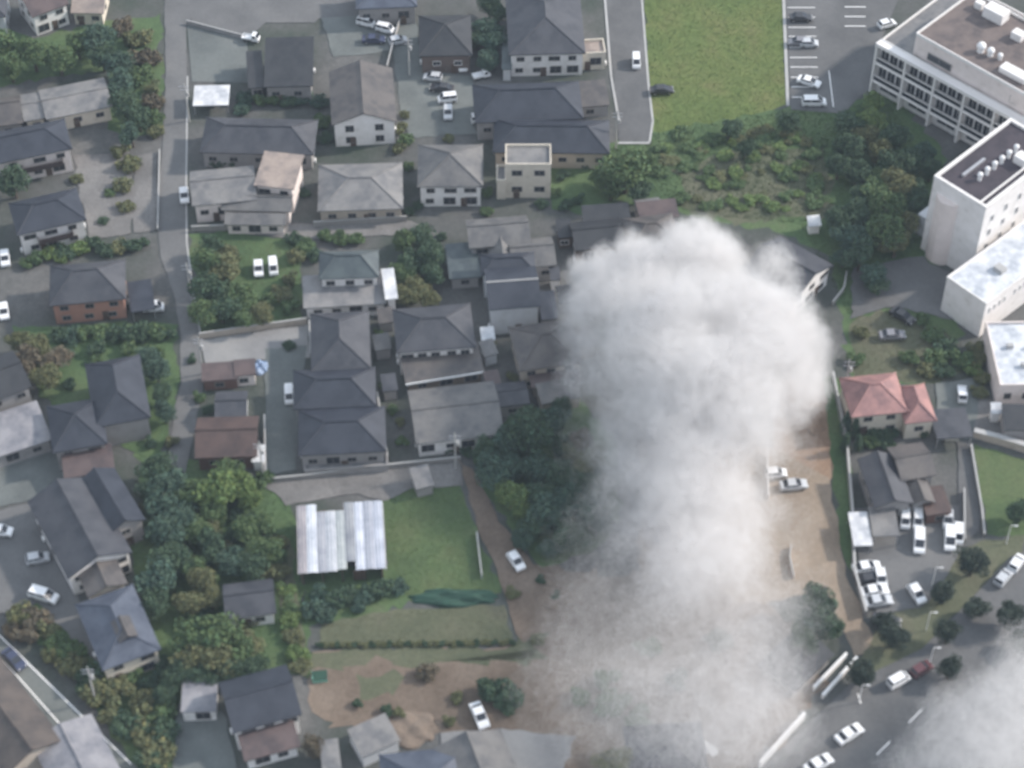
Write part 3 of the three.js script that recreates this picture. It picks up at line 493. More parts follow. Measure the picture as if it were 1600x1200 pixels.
{
  const f = [1460, 275, 1541, 325], dep = 21, hh = 17;
  const o = building('office_building', 'tall white building with dark sunken roof and white parapet', 'office building', 'white', 'darkdeck', [[f, dep, hh, 'flat', { win: 0, rim: 0.55 }]]);
  const F = frameOf(f, dep, hh), w = F.w;
  for (let s = 0; s < 4; s++) for (let k = 0; k < 5; k++) windowPart(o, w / 2 + 0.03, 3.2 + s * 3.3, dep / 2 - 2.6 - k * 3.8, Math.PI / 2, 0.9, 1.5, true);
  for (let s = 0; s < 3; s++) windowPart(o, -w / 2 + 1.6, 5 + s * 3.6, dep / 2 + 0.03, 0, 0.9, 1.2, true);
  mesh('round_bay', new THREE.CylinderGeometry(2.6, 2.6, hh - 3, 24, 1, false, 0, Math.PI * 2).translate(-w / 2 + 3.4, (hh - 3) / 2 + 0.002, dep / 2 - 1.2), mats.w_pink, o);
  for (let k = 0; k < 6; k++) mesh('roof_vent', merge([new THREE.CylinderGeometry(0.3, 0.38, 1.0, 12).translate(0, 0.5, 0), new THREE.SphereGeometry(0.5, 12, 8).translate(0, 1.15, 0)]).translate(0.2, hh - 0.32, dep / 2 - 5 - k * 2), M.whitePaint, o);
  mesh('roof_duct', box(0.5, 0.5, 6, -2.2, hh - 0.06, 4), M.metal, o); mesh('roof_box', new RoundedBoxGeometry(2.4, 1.6, 2, 2, 0.1).translate(2.6, hh + 0.5, -3), mats.w_white, o);
  mesh('roof_rib', box(0.25, 0.35, dep - 1, w / 2 - 1.6, hh - 0.14, 0), mats.w_white, o);
  mesh('lean_to', metric(box(4, 4.5, 3.2, -w / 2 - 1.2, 2.25, dep / 2 - 4)), mats.w_pale, o);
}
{
  const f = [1480, 433, 1541, 475], o = building('white_hall', 'low white hall with narrow slit windows beside the tall white building', 'hall', 'white', 'palewhite', [[f, 22, 8, 'flat', { win: 0 }]]);
  const F = frameOf(f, 22, 8), w = F.w;
  for (let k = 0; k < 9; k++) windowPart(o, w / 2 + 0.03, 5.6, 9.6 - k * 1.3 - (k > 3 ? 1.4 : 0), Math.PI / 2, 0.5, 1.3, true);
  mesh('roof_hatch', new RoundedBoxGeometry(1.8, 0.9, 1.5, 2, 0.08).translate(0.5, 8.1, 3), M.paleConcrete, o);
}
{
  const f = [1563, 602, 1690, 600], o = building('white_hall', 'bluish white flat roofed extension in front of the slit windowed hall', 'hall', 'pink', 'palewhite', [[f, 14, 5, 'flat', { win: 0, wall: 'pink' }]]);
  for (let k = 0; k < 4; k++) mesh('roof_unit', new RoundedBoxGeometry(rr(0.8, 1.6), 0.8, rr(0.7, 1.2), 2, 0.06).translate(-3.5 + k * 1.7, 5.05, rr(-4, 4)), M.paleConcrete, o);
  for (let k = 0; k < 4; k++) windowPart(o, -5 + k * 3, 2.4, 7.03, 0, 1.2, 1.4);
}
shed('dark purple roofed shed in front of the bluish white extension', 'grey', 'dark', [1570, 672, 1680, 674], 5, 3.2);
shed('white kiosk beside the pavement in front of the white hall', 'white', 'white', [1549, 646, 1566, 646], 1.8, 2.6, 's', { win: 0 });

// metal roofed barn, its roof of separate sheets
{
  const f = [466, 895, 602, 886], dep = 12.6, hh = 3.6, F = frameOf(f, dep, hh), o = thing('barn', 'old barn with white corrugated metal sheet roof, one sheet torn', 'barn', F.c, F.turn), w = F.w;
  mesh('wall', metric(box(w - 0.8, 2.9, 0.2, 0, 1.45, -dep / 2 + 0.5)), mats.w_timber, o);
  for (const sx of [-1, 1]) mesh('wall', metric(box(0.2, 2.9, dep - 1.2, sx * (w / 2 - 0.5), 1.45, 0.1)), mats.w_timber, o);
  for (let k = 0; k < 5; k++) mesh('post', box(0.2, 3.2, 0.2, -w / 2 + 0.6 + k * (w - 1.2) / 4, 1.6, dep / 2 - 0.5), M.wood, o);
  const n = 9, sw = w / n, tints = [[0.38, 0.36, 0.39], [0.66, 0.7, 0.78], [0.4, 0.42, 0.48], [0.55, 0.58, 0.64], [0.46, 0.5, 0.52], [0.34, 0.36, 0.4], [0.62, 0.66, 0.76], [0.44, 0.47, 0.55], [0.52, 0.56, 0.66]];
  for (let k = 0; k < n; k++) {
    let z0 = -dep / 2, z1 = dep / 2; if (k >= 2 && k < 5) z0 += 1.4; if (k === 5) z1 -= 1.6; if (k === 4) z1 -= 0.3;
    const seg = 16, L = z1 - z0, g = new THREE.BoxGeometry(sw + 0.08, 0.05, L, 18, 1, 6).translate(0, 0, (z0 + z1) / 2), p = g.attributes.position;
    for (let i = 0; i < p.count; i++) p.setY(i, p.getY(i) + 0.045 * Math.sin(p.getX(i) / sw * Math.PI * 6) + 0.1 * Math.cos(p.getX(i) / sw * Math.PI) + 0.07 * ((p.getZ(i)) / dep) * -10 + (k % 2) * 0.07);
    const m = new THREE.MeshStandardMaterial({ color: col(...tints[k]), map: weather, roughness: 0.7, name: 'barn_sheet' });
    const e = mesh('roof_sheet', metric(g), m, o); e.position.set(-w / 2 + sw * (k + 0.5), hh, 0); e.rotation.y = rr(-0.006, 0.006);
  }
  mesh('roof_edge', box(0.14, 0.2, dep, w / 2 + 0.12, hh - 0.05, 0), M.paleConcrete, o).rotation.x = 0.055;
  mesh('door', metric(box(1.9, 2.5, 0.12, w * 0.2, 1.25, dep / 2 - 0.62)), M.door, o);
}

// ---------------------------------------------------------------- vehicles
const paints = {};
const paint = (k) => paints[k] ??= new THREE.MeshPhysicalMaterial({ color: col(...{ white: [0.82, 0.83, 0.85], silver: [0.5, 0.52, 0.55], black: [0.025, 0.025, 0.03], navy: [0.03, 0.04, 0.09], red: [0.09, 0.02, 0.025], grey: [0.2, 0.2, 0.22] }[k]), roughness: 0.35, clearcoat: 0.8, clearcoatRoughness: 0.1, name: 'car_paint_' + k });
const carForms = {   // length, width, lower body profile, cabin profile (x forward, y up)
  hatch: [3.6, 1.6, [[-1.78, 0.28], [-1.8, 0.85], [-1.7, 0.98], [0.75, 0.98], [1.55, 0.82], [1.78, 0.66], [1.8, 0.28]], [[-1.68, 0.96], [-1.42, 1.47], [0.25, 1.5], [1.0, 0.96]]],
  sedan: [4.5, 1.72, [[-2.22, 0.3], [-2.25, 0.8], [-2.1, 0.95], [0.9, 0.95], [1.9, 0.8], [2.2, 0.62], [2.25, 0.3]], [[-1.65, 0.93], [-1.0, 1.4], [0.3, 1.42], [1.2, 0.93]]],
  van: [3.6, 1.5, [[-1.78, 0.3], [-1.8, 1.0], [-1.76, 1.1], [1.2, 1.1], [1.62, 0.95], [1.78, 0.7], [1.8, 0.3]], [[-1.74, 1.08], [-1.62, 1.82], [0.75, 1.82], [1.4, 1.08]]],
  minivan: [4.6, 1.72, [[-2.28, 0.3], [-2.3, 1.0], [-2.24, 1.08], [1.3, 1.08], [2.05, 0.88], [2.28, 0.66], [2.3, 0.3]], [[-2.2, 1.06], [-2.0, 1.76], [0.6, 1.78], [1.6, 1.06]]],
};
const prism = (pts, width, bevel) => { const g = new THREE.ExtrudeGeometry(new THREE.Shape(pts.map(([x, y]) => new THREE.Vector2(x, y))), { depth: width - 2 * bevel, bevelEnabled: true, bevelThickness: bevel, bevelSize: bevel * 0.6, bevelOffset: -bevel * 0.6, bevelSegments: 2 }); return g.translate(0, 0, -width / 2 + bevel); };
const carProto = {};
function makeCar(form, color) {
  const key = form + color; if (carProto[key]) return carProto[key];
  const o = new THREE.Group(), [L, W, low, cab] = carForms[form], pm = paint(color);
  const cw = W - 0.14, [a, b, c, d] = cab, roofT = 0.07;
  const pillars = [[a, b], [d, c], [[(a[0] + d[0]) / 2 - 0.2, a[1]], [(b[0] + c[0]) / 2 - 0.15, b[1]]]].flatMap(([p, q]) => [-1, 1].map((s) => { const g = box(0.09, Math.hypot(q[0] - p[0], q[1] - p[1]), 0.06); return g.rotateZ(Math.atan2(-(q[0] - p[0]), q[1] - p[1])).translate((p[0] + q[0]) / 2, (p[1] + q[1]) / 2, s * (cw / 2 - 0.06)); }));
  mesh('body', merge([prism(low, W, 0.07), prism([[b[0] - 0.04, b[1] - roofT], [c[0] + 0.06, c[1] - roofT], [c[0] - 0.05, c[1]], [b[0] + 0.05, b[1]]], cw - 0.06, 0.03), ...pillars]), pm, o);
  const sheetGlass = (p, q, n) => { const len = Math.hypot(q[0] - p[0], q[1] - p[1]); return mesh(n, box(0.03, len * 0.94, cw - 0.16).rotateZ(Math.atan2(-(q[0] - p[0]), q[1] - p[1])).translate((p[0] + q[0]) / 2, (p[1] + q[1]) / 2, 0), M.glass, o); };
  sheetGlass(d, c, 'windscreen'); sheetGlass(a, b, 'rear_window');
  for (const s of [-1, 1]) {
    const g = new THREE.ExtrudeGeometry(new THREE.Shape([[a[0] + 0.06, a[1] + 0.02], [d[0] - 0.06, d[1] + 0.02], [c[0] - 0.02, c[1] - roofT], [b[0] + 0.02, b[1] - roofT]].map(([x, y]) => new THREE.Vector2(x, y))), { depth: 0.03, bevelEnabled: false }).translate(0, 0, s * (cw / 2 - 0.075) - 0.015);
    mesh('side_window', g, M.glass, o);
    mesh('headlight', new RoundedBoxGeometry(0.1, 0.16, 0.32, 2, 0.04).translate(L / 2 - 0.06, 0.62, s * (W / 2 - 0.25)), M.lamp, o);
    mesh('tail_lamp', new RoundedBoxGeometry(0.08, 0.2, 0.24, 2, 0.03).translate(-L / 2 + 0.05, 0.74, s * (W / 2 - 0.2)), M.tail, o);
    for (const x of [L * 0.31, -L * 0.31]) {
      const wgrp = mesh('wheel', new THREE.CylinderGeometry(0.3, 0.3, 0.2, 16).rotateX(Math.PI / 2), M.tyre, o); wgrp.position.set(x, 0.3, s * (W / 2 - 0.09));
      mesh('rim', new THREE.CylinderGeometry(0.18, 0.18, 0.03, 12).rotateX(Math.PI / 2).translate(0, 0, s * 0.105), M.rim, wgrp);
    }
  }
  return carProto[key] = o;
}
function makeTruck() {
  const o = new THREE.Group(), pm = paint('white');
  mesh('cab', prism([[0.35, 0.35], [0.35, 1.72], [1.1, 1.74], [1.55, 1.05], [1.68, 0.9], [1.68, 0.35]], 1.42, 0.06), pm, o);
  mesh('windscreen', box(0.03, 0.72, 1.2).rotateZ(0.57).translate(1.38, 1.4, 0), M.glass, o);
  for (const s of [-1, 1]) { mesh('side_window', box(0.6, 0.5, 0.03, 0.8, 1.38, s * 0.72), M.glass, o); mesh('headlight', box(0.06, 0.16, 0.26, 1.69, 0.72, s * 0.5), M.lamp, o); for (const x of [1.05, -1.05]) mesh('wheel', new THREE.CylinderGeometry(0.27, 0.27, 0.17, 14).rotateX(Math.PI / 2).translate(x, 0.27, s * 0.6), M.tyre, o); }
  mesh('bed', merge([box(2.0, 0.1, 1.4, -0.7, 0.65), box(2.0, 0.3, 0.05, -0.7, 0.85, 0.68), box(2.0, 0.3, 0.05, -0.7, 0.85, -0.68), box(0.05, 0.3, 1.3, -1.67, 0.85), box(1.9, 0.2, 0.8, -0.7, 0.5)]), pm, o);
  return o;
}
let truckProto;
// nose points along "to" on the survey grid
function car(form, color, label, at, to, group) {
  const proto = form === 'truck' ? (truckProto ??= makeTruck()) : makeCar(form, color), o = proto.clone();
  const P = G(at[0], at[1] , 0.7), Q = G(at[0] + to[0], at[1] + to[1], 0.7); P.y = 0.004 * sheet + 0.012; 
  o.name = numbered(form === 'truck' ? 'pickup_truck' : form === 'van' || form === 'minivan' ? 'van' : 'car'); o.position.copy(P); o.rotation.y = Math.atan2(-(Q.z - P.z), Q.x - P.x); scene.add(o);
  return tag(o, label, form === 'truck' ? 'truck' : form === 'van' || form === 'minivan' ? 'van' : 'car', group);
}
car('van', 'white', 'white van driving on the cul-de-sac road', [994, 97], [1, 20]);
car('sedan', 'black', 'black car parked on the meadow edge beside the cul-de-sac', [1034, 141], [20, -1]);
car('sedan', 'black', 'black car in the car park row beside the meadow', [1251, 28], [20, 0]);
car('hatch', 'silver', 'white and silver car in the middle of the car park row', [1264, 68], [20, 0]);
car('hatch', 'grey', 'grey car beside the white and silver one in the car park row', [1246, 66], [-20, 0]);
car('sedan', 'white', 'white car next to the white box van in the car park', [1264, 128], [20, 6]);
car('minivan', 'white', 'white box van at the end of the car park row', [1272, 160], [20, 0]);
car('hatch', 'white', 'white car beside the corner of the apartment building', [1386, 38], [20, -6]);
for (const p of [[572, 36], [602, 46]]) car('van', 'white', 'white car in the upper row of the courtyard', p, [20, 5], 'white cars in the upper row of the courtyard');
car('hatch', 'silver', 'silver car at the end of the upper courtyard row', [622, 64], [20, -4]);
car('sedan', 'navy', 'dark blue car behind the silver one in the courtyard', [584, 62], [20, 0]);
car('hatch', 'white', 'white car beside the dark roofed house at the courtyard', [722, 101], [4, 20]);
car('truck', 'white', 'white pickup truck behind the dark hip roof at the courtyard', [752, 118], [20, -5]);
car('hatch', 'silver', 'silver car in the lower courtyard row beside the dark car', [676, 121], [-20, -2]);
car('sedan', 'black', 'black car in the lower courtyard row', [690, 138], [-20, -2]);
car('van', 'white', 'white car in the lower courtyard row', [699, 155], [-20, 2]);
car('hatch', 'silver', 'silver car parked nose out at the foot of the courtyard', [700, 176], [0, 20]);
car('van', 'white', 'white van parked beside the pyramid roofed house', [751, 187], [20, -2]);
car('truck', 'white', 'white pickup truck at the wall of the paved lot', [392, 60], [20, 3]);
car('hatch', 'white', 'white car parked half under the house wall on the lane', [288, 306], [2, 20]);
car('hatch', 'white', 'shorter white car in the mossy garden', [404, 420], [1, 20]);
car('van', 'white', 'longer white van in the mossy garden', [427, 418], [2, 20]);
car('van', 'white', 'white car beside the dark blue carport', [240, 481], [20, -1]);
car('van', 'white', 'white van parked in the alley beside the dark hip roof', [452, 618], [1, 20]);
car('hatch', 'white', 'white car below the pale flat annex at the west edge', [102, 712], [8, 20]);
car('hatch', 'silver', 'silver car beside the long grey tiled house', [59, 873], [20, -4]);
car('minivan', 'white', 'white van in the yard below the long grey tiled house', [68, 931], [20, 6]);
car('hatch', 'white', 'white car at the west end of the parking yard', [2, 830], [20, 2]);
car('sedan', 'navy', 'dark blue car on the diagonal road', [22, 1030], [14, 14]);
car('van', 'white', 'white car on the diagonal road beside the lilac roof', [140, 1146], [13, 14]);
car('hatch', 'white', 'white car on the dirt track below the dark trees', [806, 877], [10, 14]);
car('sedan', 'white', 'white car on the grey drive beside the round dark bush', [749, 1118], [8, 18]);
car('van', 'white', 'white van beside the pale grey carport', [1414, 812], [0, 20]);
car('van', 'white', 'white van in the front row of the asphalt yard', [1434, 812], [0, 20]);
car('minivan', 'white', 'white van behind the front row in the asphalt yard', [1436, 846], [0, 20]);
car('hatch', 'silver', 'silver car at the top of the double row by the maroon shed', [1481, 812], [0, 20]);
car('minivan', 'white', 'white van in the double row by the maroon shed', [1484, 842], [0, 20]);
car('van', 'white', 'white van squeezed beside the double row', [1497, 836], [0, 20]);
car('sedan', 'white', 'white car at the top of the row along the sandy ground wall', [1354, 887], [20, -3]);
car('sedan', 'black', 'black car in the row along the sandy ground wall', [1358, 905], [20, -3]);
car('hatch', 'white', 'white car with its nose towards the row along the wall', [1376, 904], [4, 20]);
car('sedan', 'white', 'white car below the black one along the sandy ground wall', [1366, 924], [20, -3]);
car('sedan', 'silver', 'silver car at the foot of the row along the sandy ground wall', [1372, 940], [20, -3]);
car('hatch', 'white', 'white car alone in the asphalt yard near the street trees', [1432, 928], [8, 12]);
car('sedan', 'black', 'black car under the bushes at the foot of the asphalt yard', [1385, 970], [20, 4]);
car('hatch', 'white', 'white car waiting at the east end of the main road', [1589, 880], [10, -14]);
car('hatch', 'silver', 'silver car following the white one on the main road', [1568, 903], [12, -14]);
car('van', 'white', 'white van at the edge of the main road below the bushes', [1404, 1064], [16, -9]);
car('hatch', 'red', 'dark red car beside the verge of the main road', [1440, 1046], [16, -10]);
car('sedan', 'white', 'white car in the middle of the main road', [1327, 1147], [16, -10]);
car('sedan', 'white', 'white car at the near edge of the main road', [1279, 1194], [16, -9]);
car('sedan', 'black', 'black car at the top of the worn grass slope', [1410, 494], [14, 8]);
car('sedan', 'grey', 'dark grey car on the worn grass slope', [1394, 524], [20, -1]);
car('sedan', 'silver', 'silver car on the sandy ground at the edge of the smoke', [1240, 758], [20, -2]);
car('hatch', 'white', 'white car hidden in the smoke beside the silver one', [1212, 740], [20, -1]);
car('truck', 'white', 'white pickup truck on the blue grey forecourt', [1503, 617], [1, 20]);
car('hatch', 'white', 'white car beside the house with the long dark balcony', [8, 404], [2, 20]);
car('hatch', 'white', 'white car beside the yard west of the salmon house', [6, 487], [3, 20]);
car('truck', 'white', 'pickup truck beneath the bluish white carport', [328, 160], [20, 0]);

// ---------------------------------------------------------------- walls, fences, hedges, small things
function blockWall(label, pts, h = 1.2, t = 0.16, wall = 'block', name = 'block_wall', category = 'wall') {
  const a0 = G(...pts[0]), o = thing(name, label, category, V(a0.x, 0, a0.z));
  for (let i = 0; i < pts.length - 1; i++) {
    const a = G(...pts[i]), b = G(...pts[i + 1]), L = a.distanceTo(b), n = Math.max(1, Math.round(L / 3));
    for (let k = 0; k < n; k++) {
      const p = a.clone().lerp(b, (k + 0.5) / n), e = mesh('panel', metric(box(L / n - 0.02, h, t, 0, h / 2, 0)), mats['w_' + wall], o);
      e.position.set(p.x - a0.x, 0, p.z - a0.z); e.rotation.y = -Math.atan2(b.z - a.z, b.x - a.x);
      mesh('coping', box(L / n - 0.01, 0.08, t + 0.08, 0, h + 0.04, 0), wall === 'white' ? M.whitePaint : M.paleConcrete, e);
    }
  }
  return o;
}
blockWall('concrete block wall below the pink roofed annex', [[300, 362], [447, 356]], 1.3);
blockWall('concrete block wall below the broad low grey house', [[490, 355], [636, 346]], 1.3);
blockWall('pale garden wall between the mossy garden and the concrete yard', [[312, 530], [400, 517], [480, 506]], 1.4, 0.2, 'beige');
blockWall('long pale wall east of the dark hip roofed houses', [[590, 622], [606, 722]], 1.5, 0.2, 'beige');
blockWall('low wall along the gravel strip above the barn', [[408, 755], [480, 748], [606, 732], [720, 720]], 1.0, 0.2);
blockWall('grey wall beside the maroon roofed house and alley', [[414, 655], [416, 745]], 1.2);
blockWall('pale wall between the courtyard houses', [[632, 15], [618, 60], [605, 110]], 1.2);
blockWall('concrete wall beside the bright lawn', [[1520, 682], [1560, 692], [1640, 716]], 1.6, 0.9, 'beige');
blockWall('low concrete wall between the drive and the lawn', [[1516, 700], [1533, 800], [1537, 840]], 1.0, 0.2);
blockWall('retaining wall between the sandy ground and the east houses', [[1300, 590], [1322, 700], [1330, 800], [1334, 900], [1352, 965]], 1.6, 0.3, 'grey', 'retaining_wall');
blockWall('dark block wall between the car rows and the drive', [[1505, 770], [1506, 850]], 1.2);
blockWall('wall beside the dark gabled house at the smoke edge', [[1300, 478], [1318, 455], [1322, 430]], 1.0);
blockWall('white parapet wall along the main road near the smoke', [[1186, 1200], [1256, 1122]], 1.5, 0.35, 'white', 'parapet_wall');
blockWall('upper of two white parapet walls by the long dark hall', [[1270, 1080], [1322, 1026]], 1.0, 0.3, 'white', 'parapet_wall');
blockWall('lower of two white parapet walls by the long dark hall', [[1284, 1092], [1338, 1032]], 1.0, 0.3, 'white', 'parapet_wall');
blockWall('white pole fence on the sandy ground at the smoke edge', [[1198, 708], [1200, 782]], 1.2, 0.1, 'white', 'fence', 'fence');
blockWall('short pink barrier on the sandy ground', [[1236, 856], [1233, 874], [1240, 905]], 1.0, 0.12, 'pink', 'barrier', 'barrier');
blockWall('block wall along the lane beside the parking strip', [[250, 238], [247, 362]], 0.8, 0.15);
blockWall('block wall beside the concrete yard and alley', [[484, 508], [486, 560]], 1.2);
blockWall('low wall at the west edge of the paved lot', [[292, 38], [384, 62]], 1.0, 0.15, 'grey');
blockWall('thin pale fence between the grass plot and the dirt track', [[745, 838], [753, 905]], 1.1, 0.12, 'pale', 'fence', 'fence');

function pole(label, px, py, h = 9) {
  const o = thing('utility_pole', label, 'pole', G(px, py));
  mesh('shaft', new THREE.CylinderGeometry(0.1, 0.17, h, 12).translate(0, h / 2, 0), M.pole, o);
  for (const y of [h - 0.5, h - 1.3]) mesh('crossarm', box(1.8, 0.1, 0.1, 0, y, 0.15), M.metal, o);
  mesh('transformer', new THREE.CylinderGeometry(0.25, 0.25, 0.8, 14).translate(0.42, h - 2.3, 0.1), M.paleConcrete, o);
}
pole('utility pole on the lane beside the white carport', 296, 190); pole('utility pole on the lane beside the mossy garden', 300, 470); pole('utility pole at the lane corner of the concrete yard', 318, 585);
pole('utility pole at the end of the cul-de-sac road', 962, 232); pole('utility pole beside the gravel strip and dirt track', 712, 735); pole('utility pole by the diagonal road', 150, 1098); pole('utility pole at the foot of the alley', 412, 748); pole('utility pole by the sandy ground wall', 1318, 620); pole('utility pole in the courtyard of parked cars', 640, 118);
function lampPost(label, px, py) { const o = thing('street_lamp', label, 'lamp', G(px, py)); mesh('shaft', new THREE.CylinderGeometry(0.05, 0.08, 4.6, 10).translate(0, 2.3, 0), M.whitePaint, o); mesh('arm', box(0.8, 0.06, 0.06, 0.36, 4.55, 0), M.whitePaint, o); mesh('lamp_head', new RoundedBoxGeometry(0.55, 0.12, 0.22, 2, 0.04).translate(0.8, 4.52, 0), M.lamp, o); }
lampPost('white street lamp on the verge beside the main road', 1447, 985); lampPost('white street lamp near the asphalt yard corner', 1456, 915); lampPost('white street lamp beside the main road bend', 1452, 1040); lampPost('white street lamp on the drive by the bright lawn', 1572, 850); lampPost('white street lamp on the main road near the parapet walls', 1342, 1098);

// heaped sheets and mounds
function mound(name, label, category, px, py, rx, rz, h, m, turn = 0) {
  const g = new THREE.SphereGeometry(1, 28, 14, 0, Math.PI * 2, 0, Math.PI / 2), p = g.attributes.position;
  for (let i = 0; i < p.count; i++) { const x = p.getX(i), y = p.getY(i), z = p.getZ(i), k = 1 + 0.12 * Math.sin(5 * x + 3 * z) + 0.1 * Math.sin(9 * z - 4 * x); p.setXYZ(i, x * k, y > 0.01 ? y * (0.8 + 0.35 * Math.sin(6 * x) * Math.sin(5 * z + 1)) : 0, z * k); }
  g.scale(rx, h, rz); const o = mesh(name, metric(g), m, scene); const c = G(px, py); o.position.set(c.x, 0, c.z); o.rotation.y = turn; return tag(o, label, category);
}
mound('net_cover', 'long dark green net heaped across the field edge', 'net', 715, 935, 6.6, 1.7, 1.1, M.net, 0.02);
mound('tarpaulin', 'blue tarpaulin beside the rusty shed', 'tarpaulin', 408, 575, 1.3, 1.6, 1.2, M.blueTarp);
mound('soil_heap', 'tan soil heap beside the pale blue grey shed', 'soil heap', 645, 1140, 3.6, 3.2, 0.8, GM.soil);
mound('soil_heap', 'orange soil heap on the bank beside the smoke', 'soil heap', 1272, 660, 2.0, 2.8, 0.9, GM.orange);
{ const c = G(905, 398), o = thing('water_tank', 'white upright tank beside the stepped grey roofs', 'tank', V(c.x, 0, c.z)); mesh('tank', new THREE.CylinderGeometry(0.9, 0.9, 2.2, 20).translate(0, 1.5, 0), M.whitePaint, o); mesh('lid', new THREE.SphereGeometry(0.9, 20, 8, 0, 6.2832, 0, 1.5708).scale(1, 0.35, 1).translate(0, 2.6, 0), M.whitePaint, o); for (const [x, z] of [[-0.6, -0.6], [0.6, -0.6], [0.6, 0.6], [-0.6, 0.6]]) mesh('leg', box(0.12, 0.5, 0.12, x, 0.25, z), M.metal, o); }
mound('soil_heap', 'brown soil heap at the top of the dirt track', 'soil heap', 870, 935, 3.2, 2.4, 0.9, GM.soil);
mound('tarpaulin', 'white sheet lying under the lower smoke', 'tarpaulin', 1100, 1166, 2.6, 1.0, 0.5, M.whitePaint, -0.7);
{ const c = G(500, 1058), o = thing('garden_frame', 'mint green garden frame with sheet on the bare soil', 'garden frame', V(c.x, 0, c.z), 0.1); mesh('sheet', box(2.2, 0.06, 1.6, 0, 0.9, 0.1).rotateX(0.25), M.net, o); mesh('lower_sheet', box(2.2, 0.55, 0.06, 0, 0.28, 0.95), M.mint, o); mesh('side_sheet', box(0.06, 0.9, 1.6, -1.1, 0.45, 0.1), M.mint, o); for (const [x, z] of [[-1.05, -0.6], [1.05, -0.6], [1.05, 0.85]]) mesh('leg', box(0.08, 0.9, 0.08, x, 0.45, z), M.metal, o); }

// ---------------------------------------------------------------- trees and shrubs
const leafMat = (name, r, g, b) => new THREE.MeshPhysicalMaterial({ color: col(r, g, b), vertexColors: true, roughness: 0.85,  name });
const LEAF = { dark: leafMat('dark_leaf', 0.05, 0.09, 0.05), mid: leafMat('green_leaf', 0.085, 0.135, 0.055), bright: leafMat('bright_leaf', 0.125, 0.185, 0.06), olive: leafMat('olive_leaf', 0.13, 0.14, 0.065), brown: leafMat('brown_leaf', 0.13, 0.11, 0.075), deep: leafMat('deep_leaf', 0.036, 0.055, 0.042), teal: leafMat('teal_leaf', 0.055, 0.1, 0.07) };
const HUE = { dark: 'dark green', mid: 'mid green', bright: 'bright green', olive: 'olive', brown: 'brown', teal: 'deep bluish green' };
function crownGeo(seed, n, leaf, lobes, shape) {
  seedState = seed; const L = [];
  for (let k = 0; k < lobes; k++) {
    let x, y, z; do { x = rr(-1, 1); y = rr(-1, 1); z = rr(-1, 1); } while (x * x + y * y + z * z > 1);
    if (shape === 'cone') { y = rr(-1, 1); const q = 0.62 * (1 - (y + 1) / 2.15), a = rr(0, 6.28); L.push([q * Math.cos(a) * 0.7, y * 1.7, q * Math.sin(a) * 0.7, 0.22 + 0.3 * (1 - (y + 1) / 2.2)]); }
    else L.push([x * 0.72, (shape === 'bush' ? 0.4 : 0.55) * y, z * 0.72, rr(0.24, 0.46)]);
  }
  const pos = [], nor = [], colr = [], a = V(), b = V(), c = V(), d = V(), nn = V();
  for (let i = 0; i < n; i++) {
    const [lx, ly, lz, lr] = L[Math.floor(rnd() * L.length)];
    nn.set(gauss(), gauss(), gauss()).normalize(); const rad = lr * (rnd() < 0.75 ? rr(0.82, 1.06) : rr(0.3, 0.85));
    const cx = lx + nn.x * rad, cy = ly + nn.y * rad * 0.85, cz = lz + nn.z * rad;
    a.set(gauss(), gauss(), gauss()).addScaledVector(nn, 0.9).normalize(); b.set(gauss(), gauss(), gauss()).cross(a).normalize(); c.crossVectors(a, b);
    const s = leaf * rr(0.6, 1.3), e = s * rr(0.5, 0.8), P = [[-s, 0], [0, -e], [s, 0], [0, e]].map(([u, v]) => [cx + b.x * u + c.x * v, cy + b.y * u + c.y * v, cz + b.z * u + c.z * v]);
    const t = rr(0.75, 1.25), h = rr(-0.14, 0.14);
    for (const k of [0, 1, 2, 0, 2, 3]) { pos.push(...P[k]); nor.push(a.x, a.y, a.z); colr.push(t * (1 + h), t, t * (1 - h)); }
  }
  const g = new THREE.BufferGeometry(); g.setAttribute('position', new THREE.Float32BufferAttribute(pos, 3)); g.setAttribute('normal', new THREE.Float32BufferAttribute(nor, 3)); g.setAttribute('color', new THREE.Float32BufferAttribute(colr, 3)); return g;
}
function trunkGeo(seed, len, reach) {
  seedState = seed; const out = [new THREE.CylinderGeometry(0.055, 0.1, len, 8).translate(0, len / 2, 0)];
  for (let k = 0; k < 6; k++) { const a = k * 1.05 + rr(-0.3, 0.3), p = V(0, len * rr(0.6, 0.95), 0), q = V(Math.cos(a) * reach * rr(0.6, 1), len + rr(0, 0.4), Math.sin(a) * reach * rr(0.6, 1)); const d = V().subVectors(q, p), L = d.length(); out.push(new THREE.CylinderGeometry(0.018, 0.045, L, 6).translate(0, L / 2, 0).applyQuaternion(new THREE.Quaternion().setFromUnitVectors(V(0, 1, 0), d.normalize())).translate(p.x, p.y, p.z)); }
  return merge(out);
}
const crowns = { tree: [1, 2, 3, 4].map((s) => crownGeo(900 + s, 3800, 0.071, 20 + s * 2, 'tree')), bush: [1, 2, 3].map((s) => crownGeo(700 + s, 1300, 0.116, 11, 'bush')), cone: [1, 2].map((s) => crownGeo(600 + s, 2600, 0.075, 30, 'cone')) };
const trunks = { tree: [1, 2].map((s) => trunkGeo(500 + s, 1.3, 0.6)), bush: [trunkGeo(510, 0.5, 0.4)], cone: [trunkGeo(520, 2.0, 0.25)] };
seedState = 4711;
const lift = { tree: 1.3, bush: 0.55, cone: 1.9 };
